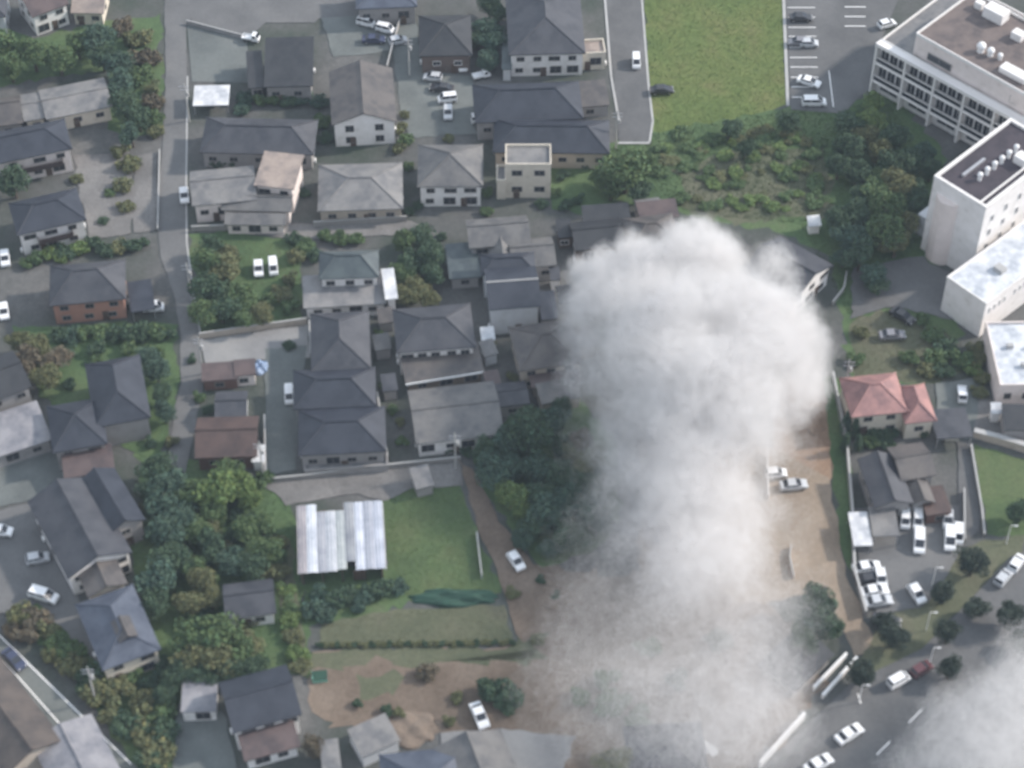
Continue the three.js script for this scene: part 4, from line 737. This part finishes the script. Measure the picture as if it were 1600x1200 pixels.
function plants(kind, leaf, label, group, list) {
  const noun = /(tree|shrub|bush|conifer)/, plain = Array.isArray(leaf) ? label.replace(/\b(dark green|bright green|yellow green|yellow olive|dark teal|dark|green|olive|brownish|yellowish|brown) (?=([a-z]+ )*(tree|shrub|bush|conifer))/, '') : label;
  group ||= plain;
  for (const [px, py, r] of list) {
    const hue = Array.isArray(leaf) ? leaf[Math.floor(rnd() * leaf.length)] : leaf, label = Array.isArray(leaf) ? (r < 1.5 && !/small|low/.test(plain) ? 'small ' : r > 2.9 && !/large|big|broad|tall/.test(plain) ? 'large ' : '') + HUE[hue] + ' ' + plain : plain;
    const o = thing(kind === 'bush' ? 'shrub' : kind === 'cone' ? 'conifer' : 'tree', label, kind === 'bush' ? 'shrub' : 'tree', V(0, 0, 0), rr(0, 6.28), group);
    const c = G(px, py, lift[kind] * r); o.position.set(c.x, -0.02, c.z); const q = kind === 'bush' ? 1.12 : 1.08; o.scale.set(q * r * rr(0.85, 1.2), r * rr(0.85, 1.15), q * r * rr(0.85, 1.2)); if (/wild shrub/.test(label)) o.scale.y *= 0.6;
    const cr = crowns[kind], tk = trunks[kind];
    mesh('trunk', tk[Math.floor(rnd() * tk.length)], M.wood, o);
    const e = mesh('crown', cr[Math.floor(rnd() * cr.length)], LEAF[hue], o); e.position.y = lift[kind];
  }
}
plants('tree', ['mid', 'bright'], 'green tree behind the long pale grey roof', 'trees behind the pale grey roof', [[15, 100, 3.4], [52, 84, 3.2], [92, 92, 3], [120, 68, 2.8], [-5, 70, 3.4]]);
plants('tree', ['dark', 'teal'], 'dark tree in the wooded garden by the lane', 'wooded garden by the lane', [[150, 60, 3.2], [160, 88, 2.8], [192, 130, 3], [196, 165, 3], [216, 182, 2.8], [185, 100, 2.8], [205, 210, 2.4]]);
plants('bush', ['olive', 'brown', 'mid'], 'olive shrub on the bank along the lane', 'bank along the lane', [[195, 40, 2.2], [220, 60, 2.2], [235, 90, 2.2], [225, 115, 2.4], [240, 135, 2], [238, 160, 2], [215, 90, 2], [240, 185, 1.8], [210, 60, 2.2], [243, 205, 1.5]]);
plants('bush', ['olive'], 'yellow olive shrub beside the parking strip', 0, [[190, 235, 2], [200, 255, 1.9], [190, 290, 1.8], [196, 320, 1.5]]);
plants('tree', 'dark', 'round dark tree beside the navy hip roofed house with shorter balcony', 0, [[20, 285, 2.9]]);
plants('bush', ['mid', 'bright', 'dark'], 'garden shrub along the front of the house with the long balcony', 0, [[55, 402, 1.6], [78, 396, 1.6], [102, 390, 1.8], [125, 386, 1.7], [145, 380, 1.4], [40, 412, 1.3], [95, 402, 1.2]]);
plants('bush', ['dark', 'olive'], 'low hedge shrub below the gravel yard', 0, [[165, 388, 1.6], [185, 385, 1.5], [205, 384, 1.6], [225, 380, 1.3]]);
plants('bush', ['dark', 'mid', 'teal'], 'dark hedge shrub below the salmon house', 0, [[95, 520, 1.8], [115, 525, 1.7], [135, 520, 1.8], [155, 522, 1.8], [178, 522, 1.8], [200, 522, 1.9], [222, 520, 1.9], [245, 520, 1.9], [262, 522, 1.6], [110, 545, 1.5], [150, 545, 1.6], [200, 545, 1.5], [240, 550, 1.6]]);
plants('tree', ['olive', 'brown'], 'olive tree west of the big navy roofed house', 0, [[48, 560, 2.8], [72, 585, 2.6], [85, 560, 2.4], [60, 540, 2.4], [30, 535, 2.2]]);
plants('tree', ['dark', 'teal'], 'dark tree between the big navy roof and the lane', 0, [[245, 580, 2.2], [250, 615, 2.2], [232, 560, 2], [258, 645, 2]]);
plants('tree', ['dark', 'mid'], 'dark tree in the mossy garden beside the lane', 'mossy garden trees', [[320, 412, 3], [325, 450, 3.2], [318, 485, 2.6], [345, 480, 2.8], [375, 495, 2.4], [335, 385, 2.4]]);
plants('tree', ['olive', 'mid'], 'olive tree in the mossy garden near the two white cars', 0, [[355, 425, 2.8], [370, 455, 2.8], [350, 400, 2.4], [385, 470, 2.2], [410, 490, 2]]);
plants('bush', ['olive', 'mid'], 'low shrub behind the two white cars in the mossy garden', 0, [[440, 455, 1.8], [420, 470, 1.6], [455, 478, 1.6], [455, 435, 1.6], [460, 400, 1.6]]);
plants('bush', ['dark', 'mid'], 'shrub along the alley below the block wall', 0, [[462, 372, 1.6], [480, 382, 1.5], [510, 370, 1.7], [532, 372, 1.6], [555, 374, 1.4], [490, 400, 1.4], [470, 392, 1.4]]);
plants('tree', ['dark', 'mid'], 'dark tree between the white side wall and the grey stepped roofs', 0, [[630, 378, 2.6], [660, 370, 2.6], [648, 405, 2.8], [675, 400, 2.6], [632, 425, 2.4], [672, 430, 2.4]]);
plants('tree', ['brown', 'olive'], 'brownish tree above the white balcony rail house', 0, [[652, 452, 2.4], [672, 470, 1.8], [635, 460, 2]]);
plants('bush', ['dark', 'teal', 'mid'], 'shrub between the charcoal roof and the wide dark roof', 0, [[385, 152, 1.8], [405, 158, 1.7], [425, 152, 1.8], [448, 156, 1.8], [470, 152, 1.8], [500, 160, 1.6], [380, 170, 1.4], [505, 190, 1.6], [505, 215, 1.5]]);
plants('bush', ['dark'], 'dark shrub against the pink roofed annex', 0, [[350, 248, 1.6], [365, 252, 1.4], [335, 255, 1.2]]);
plants('bush', ['olive', 'mid'], 'shrub at the corner of the white gabled house', 0, [[628, 200, 1.3], [632, 218, 1.4], [625, 232, 1.3], [632, 180, 1]]);
plants('tree', ['teal', 'dark'], 'dark green tree between the courtyard and the big dark blue roof', 0, [[762, 40, 2.6], [768, 65, 2.6], [765, 90, 2.4], [778, 20, 2.2], [745, 60, 2], [765, 8, 2.4]]);
plants('tree', 'mid', 'large round green tree at the end of the cul-de-sac', 0, [[978, 268, 4]]);
plants('tree', ['mid', 'dark'], 'green tree beside the large round tree at the scrub edge', 0, [[940, 275, 2.4], [1000, 298, 2.4], [955, 292, 2.4], [1010, 250, 2]]);
plants('bush', ['mid', 'olive', 'mid', 'bright'], 'wild shrub on the scrub slope', 'wild shrubs of the scrub slope', Array.from({ length: 75 }, () => { const t = rnd(), u = rnd(); return [1030 + t * 270 + rr(-8, 8), 210 - t * 20 + u * (100 + 40 * t) + rr(-8, 8), rr(0.8, 1.8)]; }));
plants('tree', 'dark', 'dark clump of tree at the meadow foot', 0, [[1140, 198, 2.2], [1232, 190, 2.2], [1165, 232, 2]]);
plants('tree', ['olive', 'bright'], 'tall yellowish tree beside the apartment building', 0, [[1362, 190, 2.8], [1352, 215, 2.4], [1372, 235, 2.6], [1368, 160, 2.2]]);
plants('tree', ['teal', 'dark'], 'dark teal tree below the apartment building', 'trees below the apartment building', [[1330, 195, 2.6], [1325, 230, 2.8], [1400, 215, 2.8], [1420, 250, 3], [1445, 235, 2.6], [1395, 255, 3], [1340, 265, 2.8], [1310, 260, 2.4], [1455, 265, 2.2], [1435, 320, 2.6]]);
plants('tree', ['olive', 'mid'], 'tall olive tree in the belt beside the tall white building', 0, [[1372, 300, 3], [1390, 330, 3.4], [1382, 365, 3.2], [1402, 290, 2.8], [1400, 380, 2.6], [1415, 350, 2.6], [1375, 275, 2.4]]);
plants('tree', ['dark', 'teal'], 'dark tree in the belt above the worn grass slope', 0, [[1335, 330, 3], [1330, 370, 3], [1345, 400, 2.8], [1360, 425, 2.6], [1310, 345, 2.4], [1430, 300, 2.6], [1348, 300, 2.4], [1318, 400, 2], [1370, 445, 1.8]]);
plants('bush', ['dark', 'mid', 'olive'], 'shrub on the worn grass slope', 0, [[1480, 545, 2], [1462, 560, 2], [1500, 560, 2], [1445, 575, 1.7], [1475, 580, 1.8], [1420, 560, 1.5], [1345, 520, 1.4], [1440, 500, 1.4], [1335, 560, 1.6], [1460, 520, 1.8]]);
plants('bush', ['olive', 'bright'], 'yellow green shrub beside the bluish white extension', 0, [[1522, 545, 1.7], [1528, 565, 1.7], [1532, 588, 1.6], [1520, 580, 1.6], [1530, 610, 1.4]]);
plants('cone', ['teal', 'dark'], 'narrow conifer at the corner of the red tiled house', 0, [[1325, 660, 1.4], [1336, 668, 1.2], [1322, 690, 1.2], [1342, 690, 1.1]]);
plants('bush', ['dark', 'mid'], 'clipped shrub in front of the red tiled house', 0, [[1372, 672, 1.7], [1388, 675, 1.6], [1430, 664, 1.6], [1442, 672, 1.3], [1360, 690, 1.4], [1385, 695, 1.4]]);
plants('tree', 'dark', 'dark tree on the bright lawn edge', 0, [[1594, 800, 2.2]]);
plants('tree', ['dark', 'teal'], 'big dark clipped tree below the pale grey shed', 0, [[828, 680, 4], [858, 660, 3.2], [795, 690, 2.8], [880, 640, 2.4]]);
plants('tree', ['brown', 'olive'], 'brown leaved tree at the lower smoke edge', 0, [[905, 690, 2.6], [925, 715, 2.6], [915, 735, 2.4], [895, 705, 2.2]]);
plants('tree', ['dark', 'teal'], 'dark tree beside the dirt track', 'trees beside the dirt track', [[755, 705, 2.6], [870, 740, 2.8], [800, 730, 2.4], [780, 700, 2.4], [940, 810, 2.2], [905, 845, 2.2], [860, 855, 2], [840, 735, 2.6], [880, 700, 2.2], [950, 745, 2.2], [770, 740, 2.8], [840, 770, 3], [860, 800, 3.4], [895, 780, 3.4], [915, 800, 2.8], [835, 820, 2.8], [885, 830, 2.6], [930, 770, 2.6], [910, 755, 2.6], [815, 845, 2]]);
plants('tree', 'bright', 'bright green tree beside the dirt track', 0, [[800, 775, 2.4], [815, 795, 2]]);
plants('tree', ['mid', 'bright'], 'bright green tree below the maroon roofed house', 0, [[345, 770, 3.4], [375, 760, 2.8], [330, 800, 2.6], [390, 775, 2.2], [355, 745, 2.4]]);
plants('tree', ['dark', 'teal', 'mid'], 'tree in the wood west of the barn', 'wood west of the barn', [[245, 735, 2.6], [262, 760, 2.8], [250, 790, 2.8], [290, 770, 2.8], [285, 810, 2.8], [262, 830, 2.8], [270, 870, 3], [250, 905, 3.2], [245, 940, 2.8], [310, 830, 2.4], [335, 850, 2.6], [365, 870, 2.6], [395, 880, 2.4], [415, 860, 2.4], [300, 880, 2.4], [385, 830, 2.4], [235, 770, 2.2], [325, 900, 2], [410, 820, 2]]);
plants('bush', ['dark', 'mid', 'olive'], 'undergrowth bush in the wood west of the barn', 'undergrowth west of the barn', Array.from({ length: 34 }, () => [rr(225, 425), rr(740, 1050), rr(1.2, 2)]));
plants('bush', ['dark', 'mid'], 'undergrowth bush in the grove beside the dirt track', 'undergrowth of the grove', Array.from({ length: 22 }, () => { const t = rnd(); return [770 + t * 170 + rr(-12, 12), 690 + t * 90 + rr(-30, 90), rr(1.2, 2)]; }));
plants('tree', ['olive'], 'olive tree under the pink ridge in the wood', 0, [[330, 825, 2], [315, 905, 2.2], [330, 935, 2], [295, 945, 2.2]]);
plants('tree', ['olive', 'mid'], 'broad olive tree beside the small dark cottage', 0, [[330, 985, 4.2], [300, 1000, 3], [362, 1010, 3], [345, 1030, 2.8], [380, 1000, 2.4], [300, 1035, 2.8]]);
plants('bush', ['olive', 'bright', 'mid'], 'hedge shrub in the yellow green row beside the barn', 0, [[432, 870, 1.6], [440, 895, 1.5], [446, 920, 1.5], [452, 945, 1.5], [456, 970, 1.5], [462, 995, 1.5], [466, 1020, 1.5], [470, 1040, 1.4], [436, 845, 1.4]]);
plants('bush', ['dark', 'teal'], 'dark shrub in front of the metal roofed barn', 0, [[500, 925, 1.8], [522, 935, 1.8], [545, 930, 1.8], [570, 925, 1.7], [595, 920, 1.6], [490, 955, 1.8], [512, 960, 1.6], [625, 915, 1.4], [560, 945, 1.5]]);
plants('bush', ['brown', 'olive'], 'brown bush at the corner of the parking yard', 0, [[30, 960, 2.2], [55, 965, 2.2], [45, 985, 2], [75, 985, 2], [20, 985, 1.6]]);
plants('bush', ['dark', 'olive', 'mid'], 'shrub on the bank beside the diagonal road', 'bank beside the diagonal road', [[95, 1010, 2], [115, 1035, 2], [135, 1060, 2.1], [155, 1085, 2.2], [175, 1110, 2.2], [200, 1130, 2.4], [225, 1150, 2.4], [245, 1175, 2.4], [165, 1055, 1.8], [195, 1075, 2], [225, 1100, 2.2], [250, 1110, 2], [250, 1140, 2.2], [230, 1190, 2.2], [80, 1025, 1.6], [205, 1055, 1.8], [235, 1070, 1.8], [120, 1015, 1.8]]);
plants('tree', 'dark', 'dark tree behind the pale flat roofed shed', 0, [[282, 1050, 2.4], [320, 1055, 2.2], [360, 1048, 2.2], [262, 1080, 2], [400, 1045, 2]]);
plants('bush', 'dark', 'large round dark bush beside the white car on the drive', 0, [[774, 1076, 2.6], [800, 1088, 2.2], [790, 1098, 1.8]]);
plants('bush', 'brown', 'small dark brown bush on the bare soil', 0, [[665, 1052, 1.7]]);
plants('tree', 'brown', 'dark brown tree beside the brown lower roof', 0, [[494, 1165, 2]]);
plants('bush', ['olive', 'dark'], 'low weed bush on the bare soil', 0, [[625, 1115, 1], [605, 1112, 1], [700, 1125, 1.2], [715, 1090, 1], [560, 1100, 1], [840, 1000, 1], [800, 925, 1.2], [870, 930, 1], [845, 905, 0.9]]);
plants('tree', 'olive', 'olive tree at the south edge under the smoke', 0, [[965, 1188, 3]]);
plants('tree', ['teal', 'dark'], 'dark tree at the east edge of the lower smoke', 0, [[1285, 945, 3], [1270, 970, 2.8], [1295, 975, 2.4], [1255, 1000, 2.4]]);
plants('tree', 'deep', 'round dark street tree along the main road', 'street trees along the main road', [[1475, 925, 2.2], [1520, 880, 2.4], [1576, 958, 2.4], [1480, 988, 2.2], [1524, 944, 2], [1483, 1045, 2], [1398, 990, 2.6], [1348, 1048, 2.5], [1380, 972, 1.8], [1600, 1000, 2]]);
plants('bush', ['dark', 'mid'], 'dark bush along the smoky building plot', 0, [[1010, 1010, 2], [950, 1060, 2.2], [1060, 1060, 2], [905, 1090, 1.8], [1120, 1000, 2], [960, 1100, 2.4], [1000, 1120, 2.2]]);
plants('bush', ['mid', 'olive', 'dark'], 'small garden shrub among the tiled houses', 'small garden shrubs', [[640, 330, 1], [655, 320, 1], [870, 300, 1.2], [885, 320, 1.3], [905, 310, 1.3], [845, 318, 1.1], [880, 275, 1.2], [600, 600, 0.9], [612, 640, 1], [625, 660, 1], [630, 690, 1.1], [700, 700, 1], [730, 705, 1.1], [690, 370, 1], [760, 330, 1.2], [450, 540, 1], [300, 560, 1], [310, 620, 1.2], [325, 640, 1], [270, 690, 1.4], [235, 690, 1.3], [150, 560, 1.2], [110, 600, 1.2], [170, 300, 1], [160, 345, 1], [120, 280, 1.1], [480, 250, 1], [475, 300, 1.1], [640, 260, 1.1], [760, 300, 1.2], [700, 215, 1], [955, 250, 1.2], [915, 255, 1], [770, 540, 0.9], [800, 590, 1], [590, 520, 1]]);
for (const [label, a, b, y0] of [['clipped hedge along the foot of the dry field', [500, 1010], [800, 1006], 0]]) {
  const A = G(...a), B = G(...b), o = thing('hedge', label, 'hedge', V(A.x, 0, A.z)), n = 34;
  for (let k = 0; k < n; k++) { const p = A.clone().lerp(B, k / (n - 1)), e = mesh('foliage', crowns.bush[k % 3], LEAF[k % 3 ? 'olive' : 'dark'], o); e.position.set(p.x - A.x, 0.35, p.z - A.z); e.scale.set(0.75, 0.55, 0.55); e.rotation.y = k * 1.7; }
}
// tufts of grass and weeds nobody could count
function tufts(label, m, count, pts, size) {
  const P = pts.map(([x, y]) => { const q = G(x, y); return [q.x, q.z]; }), xs = P.map((p) => p[0]), zs = P.map((p) => p[1]), x0 = Math.min(...xs), x1 = Math.max(...xs), z0 = Math.min(...zs), z1 = Math.max(...zs);
  const inside = (x, z) => { let c = false; for (let i = 0, j = P.length - 1; i < P.length; j = i++) if ((P[i][1] > z) !== (P[j][1] > z) && x < (P[j][0] - P[i][0]) * (z - P[i][1]) / (P[j][1] - P[i][1]) + P[i][0]) c = !c; return c; };
  const g = new THREE.BufferGeometry(), pos = []; for (let k = 0; k < 9; k++) { const a = k * 2.4, r = 0.25 * Math.sqrt(k / 9), bx = Math.cos(a) * r, bz = Math.sin(a) * r, w = 0.05, l = 0.4 + 0.3 * ((k * 37) % 10) / 10, ox = Math.cos(a * 1.7) * 0.22, oz = Math.sin(a * 1.7) * 0.22; pos.push(bx - w * Math.sin(a), 0, bz + w * Math.cos(a), bx + w * Math.sin(a), 0, bz - w * Math.cos(a), bx + ox, l, bz + oz); }
  g.setAttribute('position', new THREE.Float32BufferAttribute(pos, 3)); g.computeVertexNormals();
  const o = new THREE.InstancedMesh(g, m, count), mat = new THREE.Matrix4(), q = new THREE.Quaternion(); let n = 0, guard = 0;
  while (n < count && guard++ < count * 20) { const x = rr(x0, x1), z = rr(z0, z1); if (!inside(x, z)) continue; const s = size * rr(0.5, 1.4); q.setFromAxisAngle(V(0, 1, 0), rr(0, 6.28)); mat.compose(V(x, 0.0, z), q, V(s * 1.2, s * 0.8, s * 1.2)); o.setMatrixAt(n, mat); const t = rr(0.85, 1.25); o.setColorAt(n, col(t * rr(0.85, 1.2), t, t * 0.95)); n++; }
  o.count = n; o.name = numbered('grass_tufts'); scene.add(o); tag(o, label, 'grass', null, 'stuff');
}
const bladeMat = (n, r, g, b) => new THREE.MeshStandardMaterial({ color: col(r, g, b), roughness: 0.9, name: n });
const bladeGreen = bladeMat('blade_green', 0.11, 0.16, 0.055), bladeDry = bladeMat('blade_dry', 0.16, 0.165, 0.1), bladeDark = bladeMat('blade_dark', 0.075, 0.115, 0.05);
tufts('short grass tufts covering the broad meadow', bladeGreen, 18000, [[1003, -10], [1220, -10], [1228, 160], [1180, 180], [1025, 208], [1016, 150]], 0.24);
tufts('tall weeds and grass covering the scrub slope', bladeDark, 18000, [[920, 245], [1020, 210], [1230, 172], [1390, 160], [1450, 260], [1440, 400], [1330, 500], [1250, 350], [1080, 335]], 0.36);
tufts('grass tufts on the lush plot beside the barn', bladeGreen, 7000, [[592, 775], [640, 760], [712, 755], [750, 850], [780, 920], [640, 935], [610, 915]], 0.24);
tufts('dry grass tufts on the field below the net', bladeDry, 5200, [[512, 978], [600, 958], [788, 948], [798, 1000], [506, 1008]], 0.21);
tufts('weeds scattered over the bare soil', bladeDry, 4400, [[485, 1020], [830, 1012], [840, 1100], [700, 1150], [485, 1120]], 0.24);
tufts('grass on the worn slope behind the red roof', bladeDry, 5000, [[1330, 500], [1400, 480], [1500, 530], [1530, 600], [1335, 595]], 0.24);
tufts('weeds under the trees around the barn wood', bladeDark, 10000, [[215, 705], [410, 755], [470, 780], [480, 1050], [280, 1090], [260, 1200], [130, 1070], [200, 860]], 0.33);
tufts('grass of the bright lawn behind the concrete wall', bladeGreen, 3000, [[1525, 700], [1610, 722], [1610, 835], [1548, 832]], 0.21);
tufts('weeds in the mossy garden by the lane', bladeDry, 5000, [[300, 372], [470, 382], [475, 494], [314, 520]], 0.27);

// ---------------------------------------------------------------- smoke: clouds of fine pale flakes, dense where the plume is dense
const smokeMat = new THREE.MeshPhysicalMaterial({ color: col(0.91, 0.9, 0.895), roughness: 1, specularIntensity: 0, transmission: 0.5, thickness: 0, side: THREE.DoubleSide, name: 'smoke' });
// one cubic metre of smoke at several densities
const LEVELS = 9, SPECK = 0.00048, levelArea = (k) => 0.02 * Math.pow(1.6, k);     // square metres of flakes seen across one cubic metre
const wisps = Array.from({ length: LEVELS }, (_, lv) => {
  const pos = []; seedState = 770 + lv; const n = Math.max(6, Math.round(levelArea(lv) / SPECK));
  for (let k = 0; k < n; k++) {
    const c = V(rr(-0.72, 0.72) + rr(-0.25, 0.25), rr(-0.72, 0.72) + rr(-0.25, 0.25), rr(-0.72, 0.72) + rr(-0.25, 0.25)), a = V(gauss(), gauss(), gauss()).normalize(), b = V(gauss(), gauss(), gauss()).cross(a).normalize(), s = rr(0.02, 0.034); a.cross(b);
    for (const t of [0, 2.094, 4.189]) { const p = c.clone().addScaledVector(a, Math.cos(t) * s).addScaledVector(b, Math.sin(t) * s); pos.push(p.x, p.y, p.z); }
  }
  const g = new THREE.BufferGeometry(); g.setAttribute('position', new THREE.Float32BufferAttribute(pos, 3)); g.computeVertexNormals(); return g;
});
const hash3 = (x, y, z) => { let s = (Math.imul(x, 374761393) + Math.imul(y, 668265263) + Math.imul(z, 1274126177)) | 0; s = Math.imul(s ^ (s >>> 13), 1274126177); return ((s ^ (s >>> 16)) >>> 0) / 4294967296; };
const noise3 = (x, y, z) => {
  const X = Math.floor(x), Y = Math.floor(y), Z = Math.floor(z), f = (t) => t * t * (3 - 2 * t), u = f(x - X), v = f(y - Y), w = f(z - Z), l = (a, b, t) => a + (b - a) * t;
  return l(l(l(hash3(X, Y, Z), hash3(X + 1, Y, Z), u), l(hash3(X, Y + 1, Z), hash3(X + 1, Y + 1, Z), u), v), l(l(hash3(X, Y, Z + 1), hash3(X + 1, Y, Z + 1), u), l(hash3(X, Y + 1, Z + 1), hash3(X + 1, Y + 1, Z + 1), u), v), w);
};
// puffs: survey point, radius (m), height of its middle (m), optical depth through its middle
function smoke(label, puffs) {
  const P = puffs.map(([px, py, r, h, tau]) => ({ c: G(px, py, h), r, d: tau / (1.07 * r), crisp: 0.2 * THREE.MathUtils.smoothstep(tau, 0.9, 1.6) * (1 - THREE.MathUtils.smoothstep(py, 560, 720)) })), lo = V(1e9, 1e9, 1e9), hi = V(-1e9, -1e9, -1e9); seedState = 1234;
  for (const { c, r } of P) { lo.min(V(c.x - r, c.y - r, c.z - r)); hi.max(V(c.x + r, c.y + r, c.z + r)); }
  const nx = Math.ceil(hi.x - lo.x) + 1, ny = Math.ceil(hi.y - lo.y) + 1, nz = Math.ceil(hi.z - lo.z) + 1, F = new Float32Array(nx * ny * nz);
  for (const { c, r, d, crisp } of P) for (let i = Math.max(0, Math.floor(c.x - r - lo.x)); i <= Math.min(nx - 1, c.x + r - lo.x); i++) for (let j = Math.max(0, Math.floor(c.y - r - lo.y)); j <= Math.min(ny - 1, c.y + r - lo.y); j++) for (let k = Math.max(0, Math.floor(c.z - r - lo.z)); k <= Math.min(nz - 1, c.z + r - lo.z); k++) {
    const x = lo.x + i, y = lo.y + j, z = lo.z + k, q = ((x - c.x) ** 2 + ((y - c.y) / 0.9) ** 2 + (z - c.z) ** 2) / (r * r); if (q >= 1 || y < 0.8) continue;
    const f = noise3(x * 0.17, y * 0.17, z * 0.17) * 0.45 + noise3(x * 0.38 + 9, y * 0.38, z * 0.38) * 0.4 + noise3(x * 0.9, y * 0.9 + 5, z * 0.9) * 0.15;
    F[(i * ny + j) * nz + k] += d * Math.pow(1 - q, 0.8 - 0.4 * crisp) * THREE.MathUtils.smoothstep(f + 0.55 * (1 - q), 0.4 + 0.14 * crisp, 0.8 - 0.06 * crisp) * (1.25 + 0.1 * crisp);
  }
  const lists = wisps.map(() => []);
  for (let i = 0; i < nx; i++) for (let j = 0; j < ny; j++) for (let k = 0; k < nz; k++) {
    const v = Math.min(0.85, F[(i * ny + j) * nz + k]); if (v < 0.004) continue;
    let lv = Math.log(v / levelArea(0)) / Math.log(1.6); if (lv < 0) { if (rnd() > v / levelArea(0)) continue; lv = 0; }
    lv = Math.min(LEVELS - 1, Math.floor(lv + rnd())); lists[lv].push([lo.x + i + rr(-0.35, 0.35), lo.y + j + rr(-0.35, 0.35), lo.z + k + rr(-0.35, 0.35)]);
  }
  const o = new THREE.Group(); o.name = numbered('smoke_plume'); scene.add(o); tag(o, label, 'smoke', null, 'stuff'); let total = 0;
  lists.forEach((list, lv) => {
    if (!list.length) return; total += list.length;
    const e = new THREE.InstancedMesh(wisps[lv], smokeMat, list.length), m = new THREE.Matrix4(), q = new THREE.Quaternion(); e.name = 'smoke'; e.userData.kind = 'stuff';
    list.forEach((p, i) => { q.set(gauss(), gauss(), gauss(), gauss()).normalize(); m.compose(V(...p), q, V(1, 1, 1)); e.setMatrixAt(i, m); }); e.castShadow = e.receiveShadow = true; o.add(e);
  });
  console.log('smoke cells', total);
}
smoke('thick pale grey smoke plume billowing over the middle of the district', [
  [952, 440, 5.5, 17, 1.76], [985, 405, 4, 18, 1.44], [1020, 420, 6, 19, 1.92], [1085, 402, 6.5, 20, 2.08], [1125, 415, 5.5, 20, 1.92], [1060, 372, 3.4, 20, 1.44], [1096, 358, 3, 20, 1.36], [1128, 382, 3.2, 20, 1.28], [985, 378, 2.6, 18, 1.04], [1012, 396, 3, 18, 1.28], [942, 408, 3, 17, 1.20], [905, 425, 2.6, 16, 0.96], [1075, 352, 2, 20, 0.80], [1215, 398, 3, 18, 0.48], [920, 430, 3.5, 16, 1.28], [925, 470, 4.5, 16, 1.28], [1000, 480, 8, 19, 2.08], [1080, 490, 9, 21, 2.40], [1165, 480, 8, 21, 2.08], [1220, 500, 7, 20, 2.08], [1255, 545, 6, 18, 1.76], [1265, 590, 4.5, 16, 1.44],
  [1180, 560, 9, 20, 2.24], [1090, 580, 9.5, 20, 2.24], [1010, 560, 8, 18, 1.76], [1235, 620, 6, 16, 1.60], [1160, 645, 8.5, 18, 2.08], [1080, 665, 8.5, 16, 2.08], [1025, 640, 7, 15, 1.60], [1215, 430, 4.5, 18, 0.80], [1195, 405, 3, 18, 0.56], [945, 540, 5, 14, 0.80], [950, 600, 5, 12, 0.80], [970, 650, 5, 11, 0.88],
  [1100, 735, 8.5, 14, 1.65], [1040, 750, 7, 12, 1.20], [1065, 800, 8, 12, 1.65], [1130, 800, 7.5, 11, 1.34], [1090, 865, 9, 10, 1.20], [1060, 905, 8, 9, 0.58], [1130, 890, 8, 9, 0.51], [1000, 715, 6, 10, 0.59], [1180, 730, 5, 10, 0.67], [1015, 820, 5, 9, 0.59], [1165, 850, 5.5, 8, 0.53],
  [985, 760, 7.5, 10, 0.56], [1180, 790, 7, 9, 0.42], [1000, 840, 7.5, 8, 0.52], [1195, 690, 6, 10, 0.60], [965, 700, 6, 10, 0.50], [920, 520, 6, 13, 0.70], [915, 585, 5.5, 12, 0.60], [1120, 1180, 10, 7, 0.36], [1200, 1130, 9, 6, 0.32], [1050, 1100, 12, 8, 0.28], [900, 480, 4, 14, 0.60],
  [1080, 930, 11.7, 8, 0.23], [1000, 900, 9.8, 7, 0.09], [1150, 930, 11.1, 7, 0.26], [1200, 985, 9.1, 7, 0.22], [960, 955, 11.7, 6, 0.08], [905, 950, 9.1, 5, 0.05], [1050, 1015, 13.0, 7, 0.14], [985, 1060, 11.7, 6, 0.08], [1110, 1070, 11.7, 7, 0.14], [1165, 1045, 10.4, 7, 0.31], [1205, 1075, 8.5, 6, 0.31], [1110, 1140, 11.7, 7, 0.15], [950, 1120, 10.4, 6, 0.07], [1180, 1140, 8.5, 6, 0.22], [1040, 1160, 10.4, 6, 0.09], [900, 1030, 9.1, 5, 0.05], [1000, 1190, 9.1, 6, 0.08], [930, 1000, 13.0, 9, 0.12], [900, 1085, 12.0, 8, 0.11], [1000, 1140, 13.0, 9, 0.12], [1090, 1020, 14.0, 10, 0.11], [930, 690, 9.1, 9, 0.10], [960, 790, 9.1, 8, 0.10], [930, 870, 10.4, 7, 0.10], [1230, 700, 6.5, 9, 0.17], [1200, 820, 9.1, 8, 0.15], [1230, 930, 9.1, 7, 0.14]]);
smoke('second pale smoke cloud drifting over the main road', [[1565, 1115, 8.5, 9, 0.52], [1505, 1155, 8.5, 8, 0.40], [1600, 1060, 7.5, 9, 0.48], [1450, 1185, 7, 7, 0.28], [1590, 1185, 9, 9, 0.56], [1525, 1080, 5, 8, 0.24], [1530, 1200, 8, 8, 0.44], [1480, 1110, 5, 7, 0.16], [1590, 1010, 5, 9, 0.21], [1410, 1210, 5, 6, 0.16], [1640, 1100, 9, 10, 0.48]]);

scene.fog = new THREE.FogExp2(0xb8c6d6, 0.00014);
renderer.render(scene, camera);
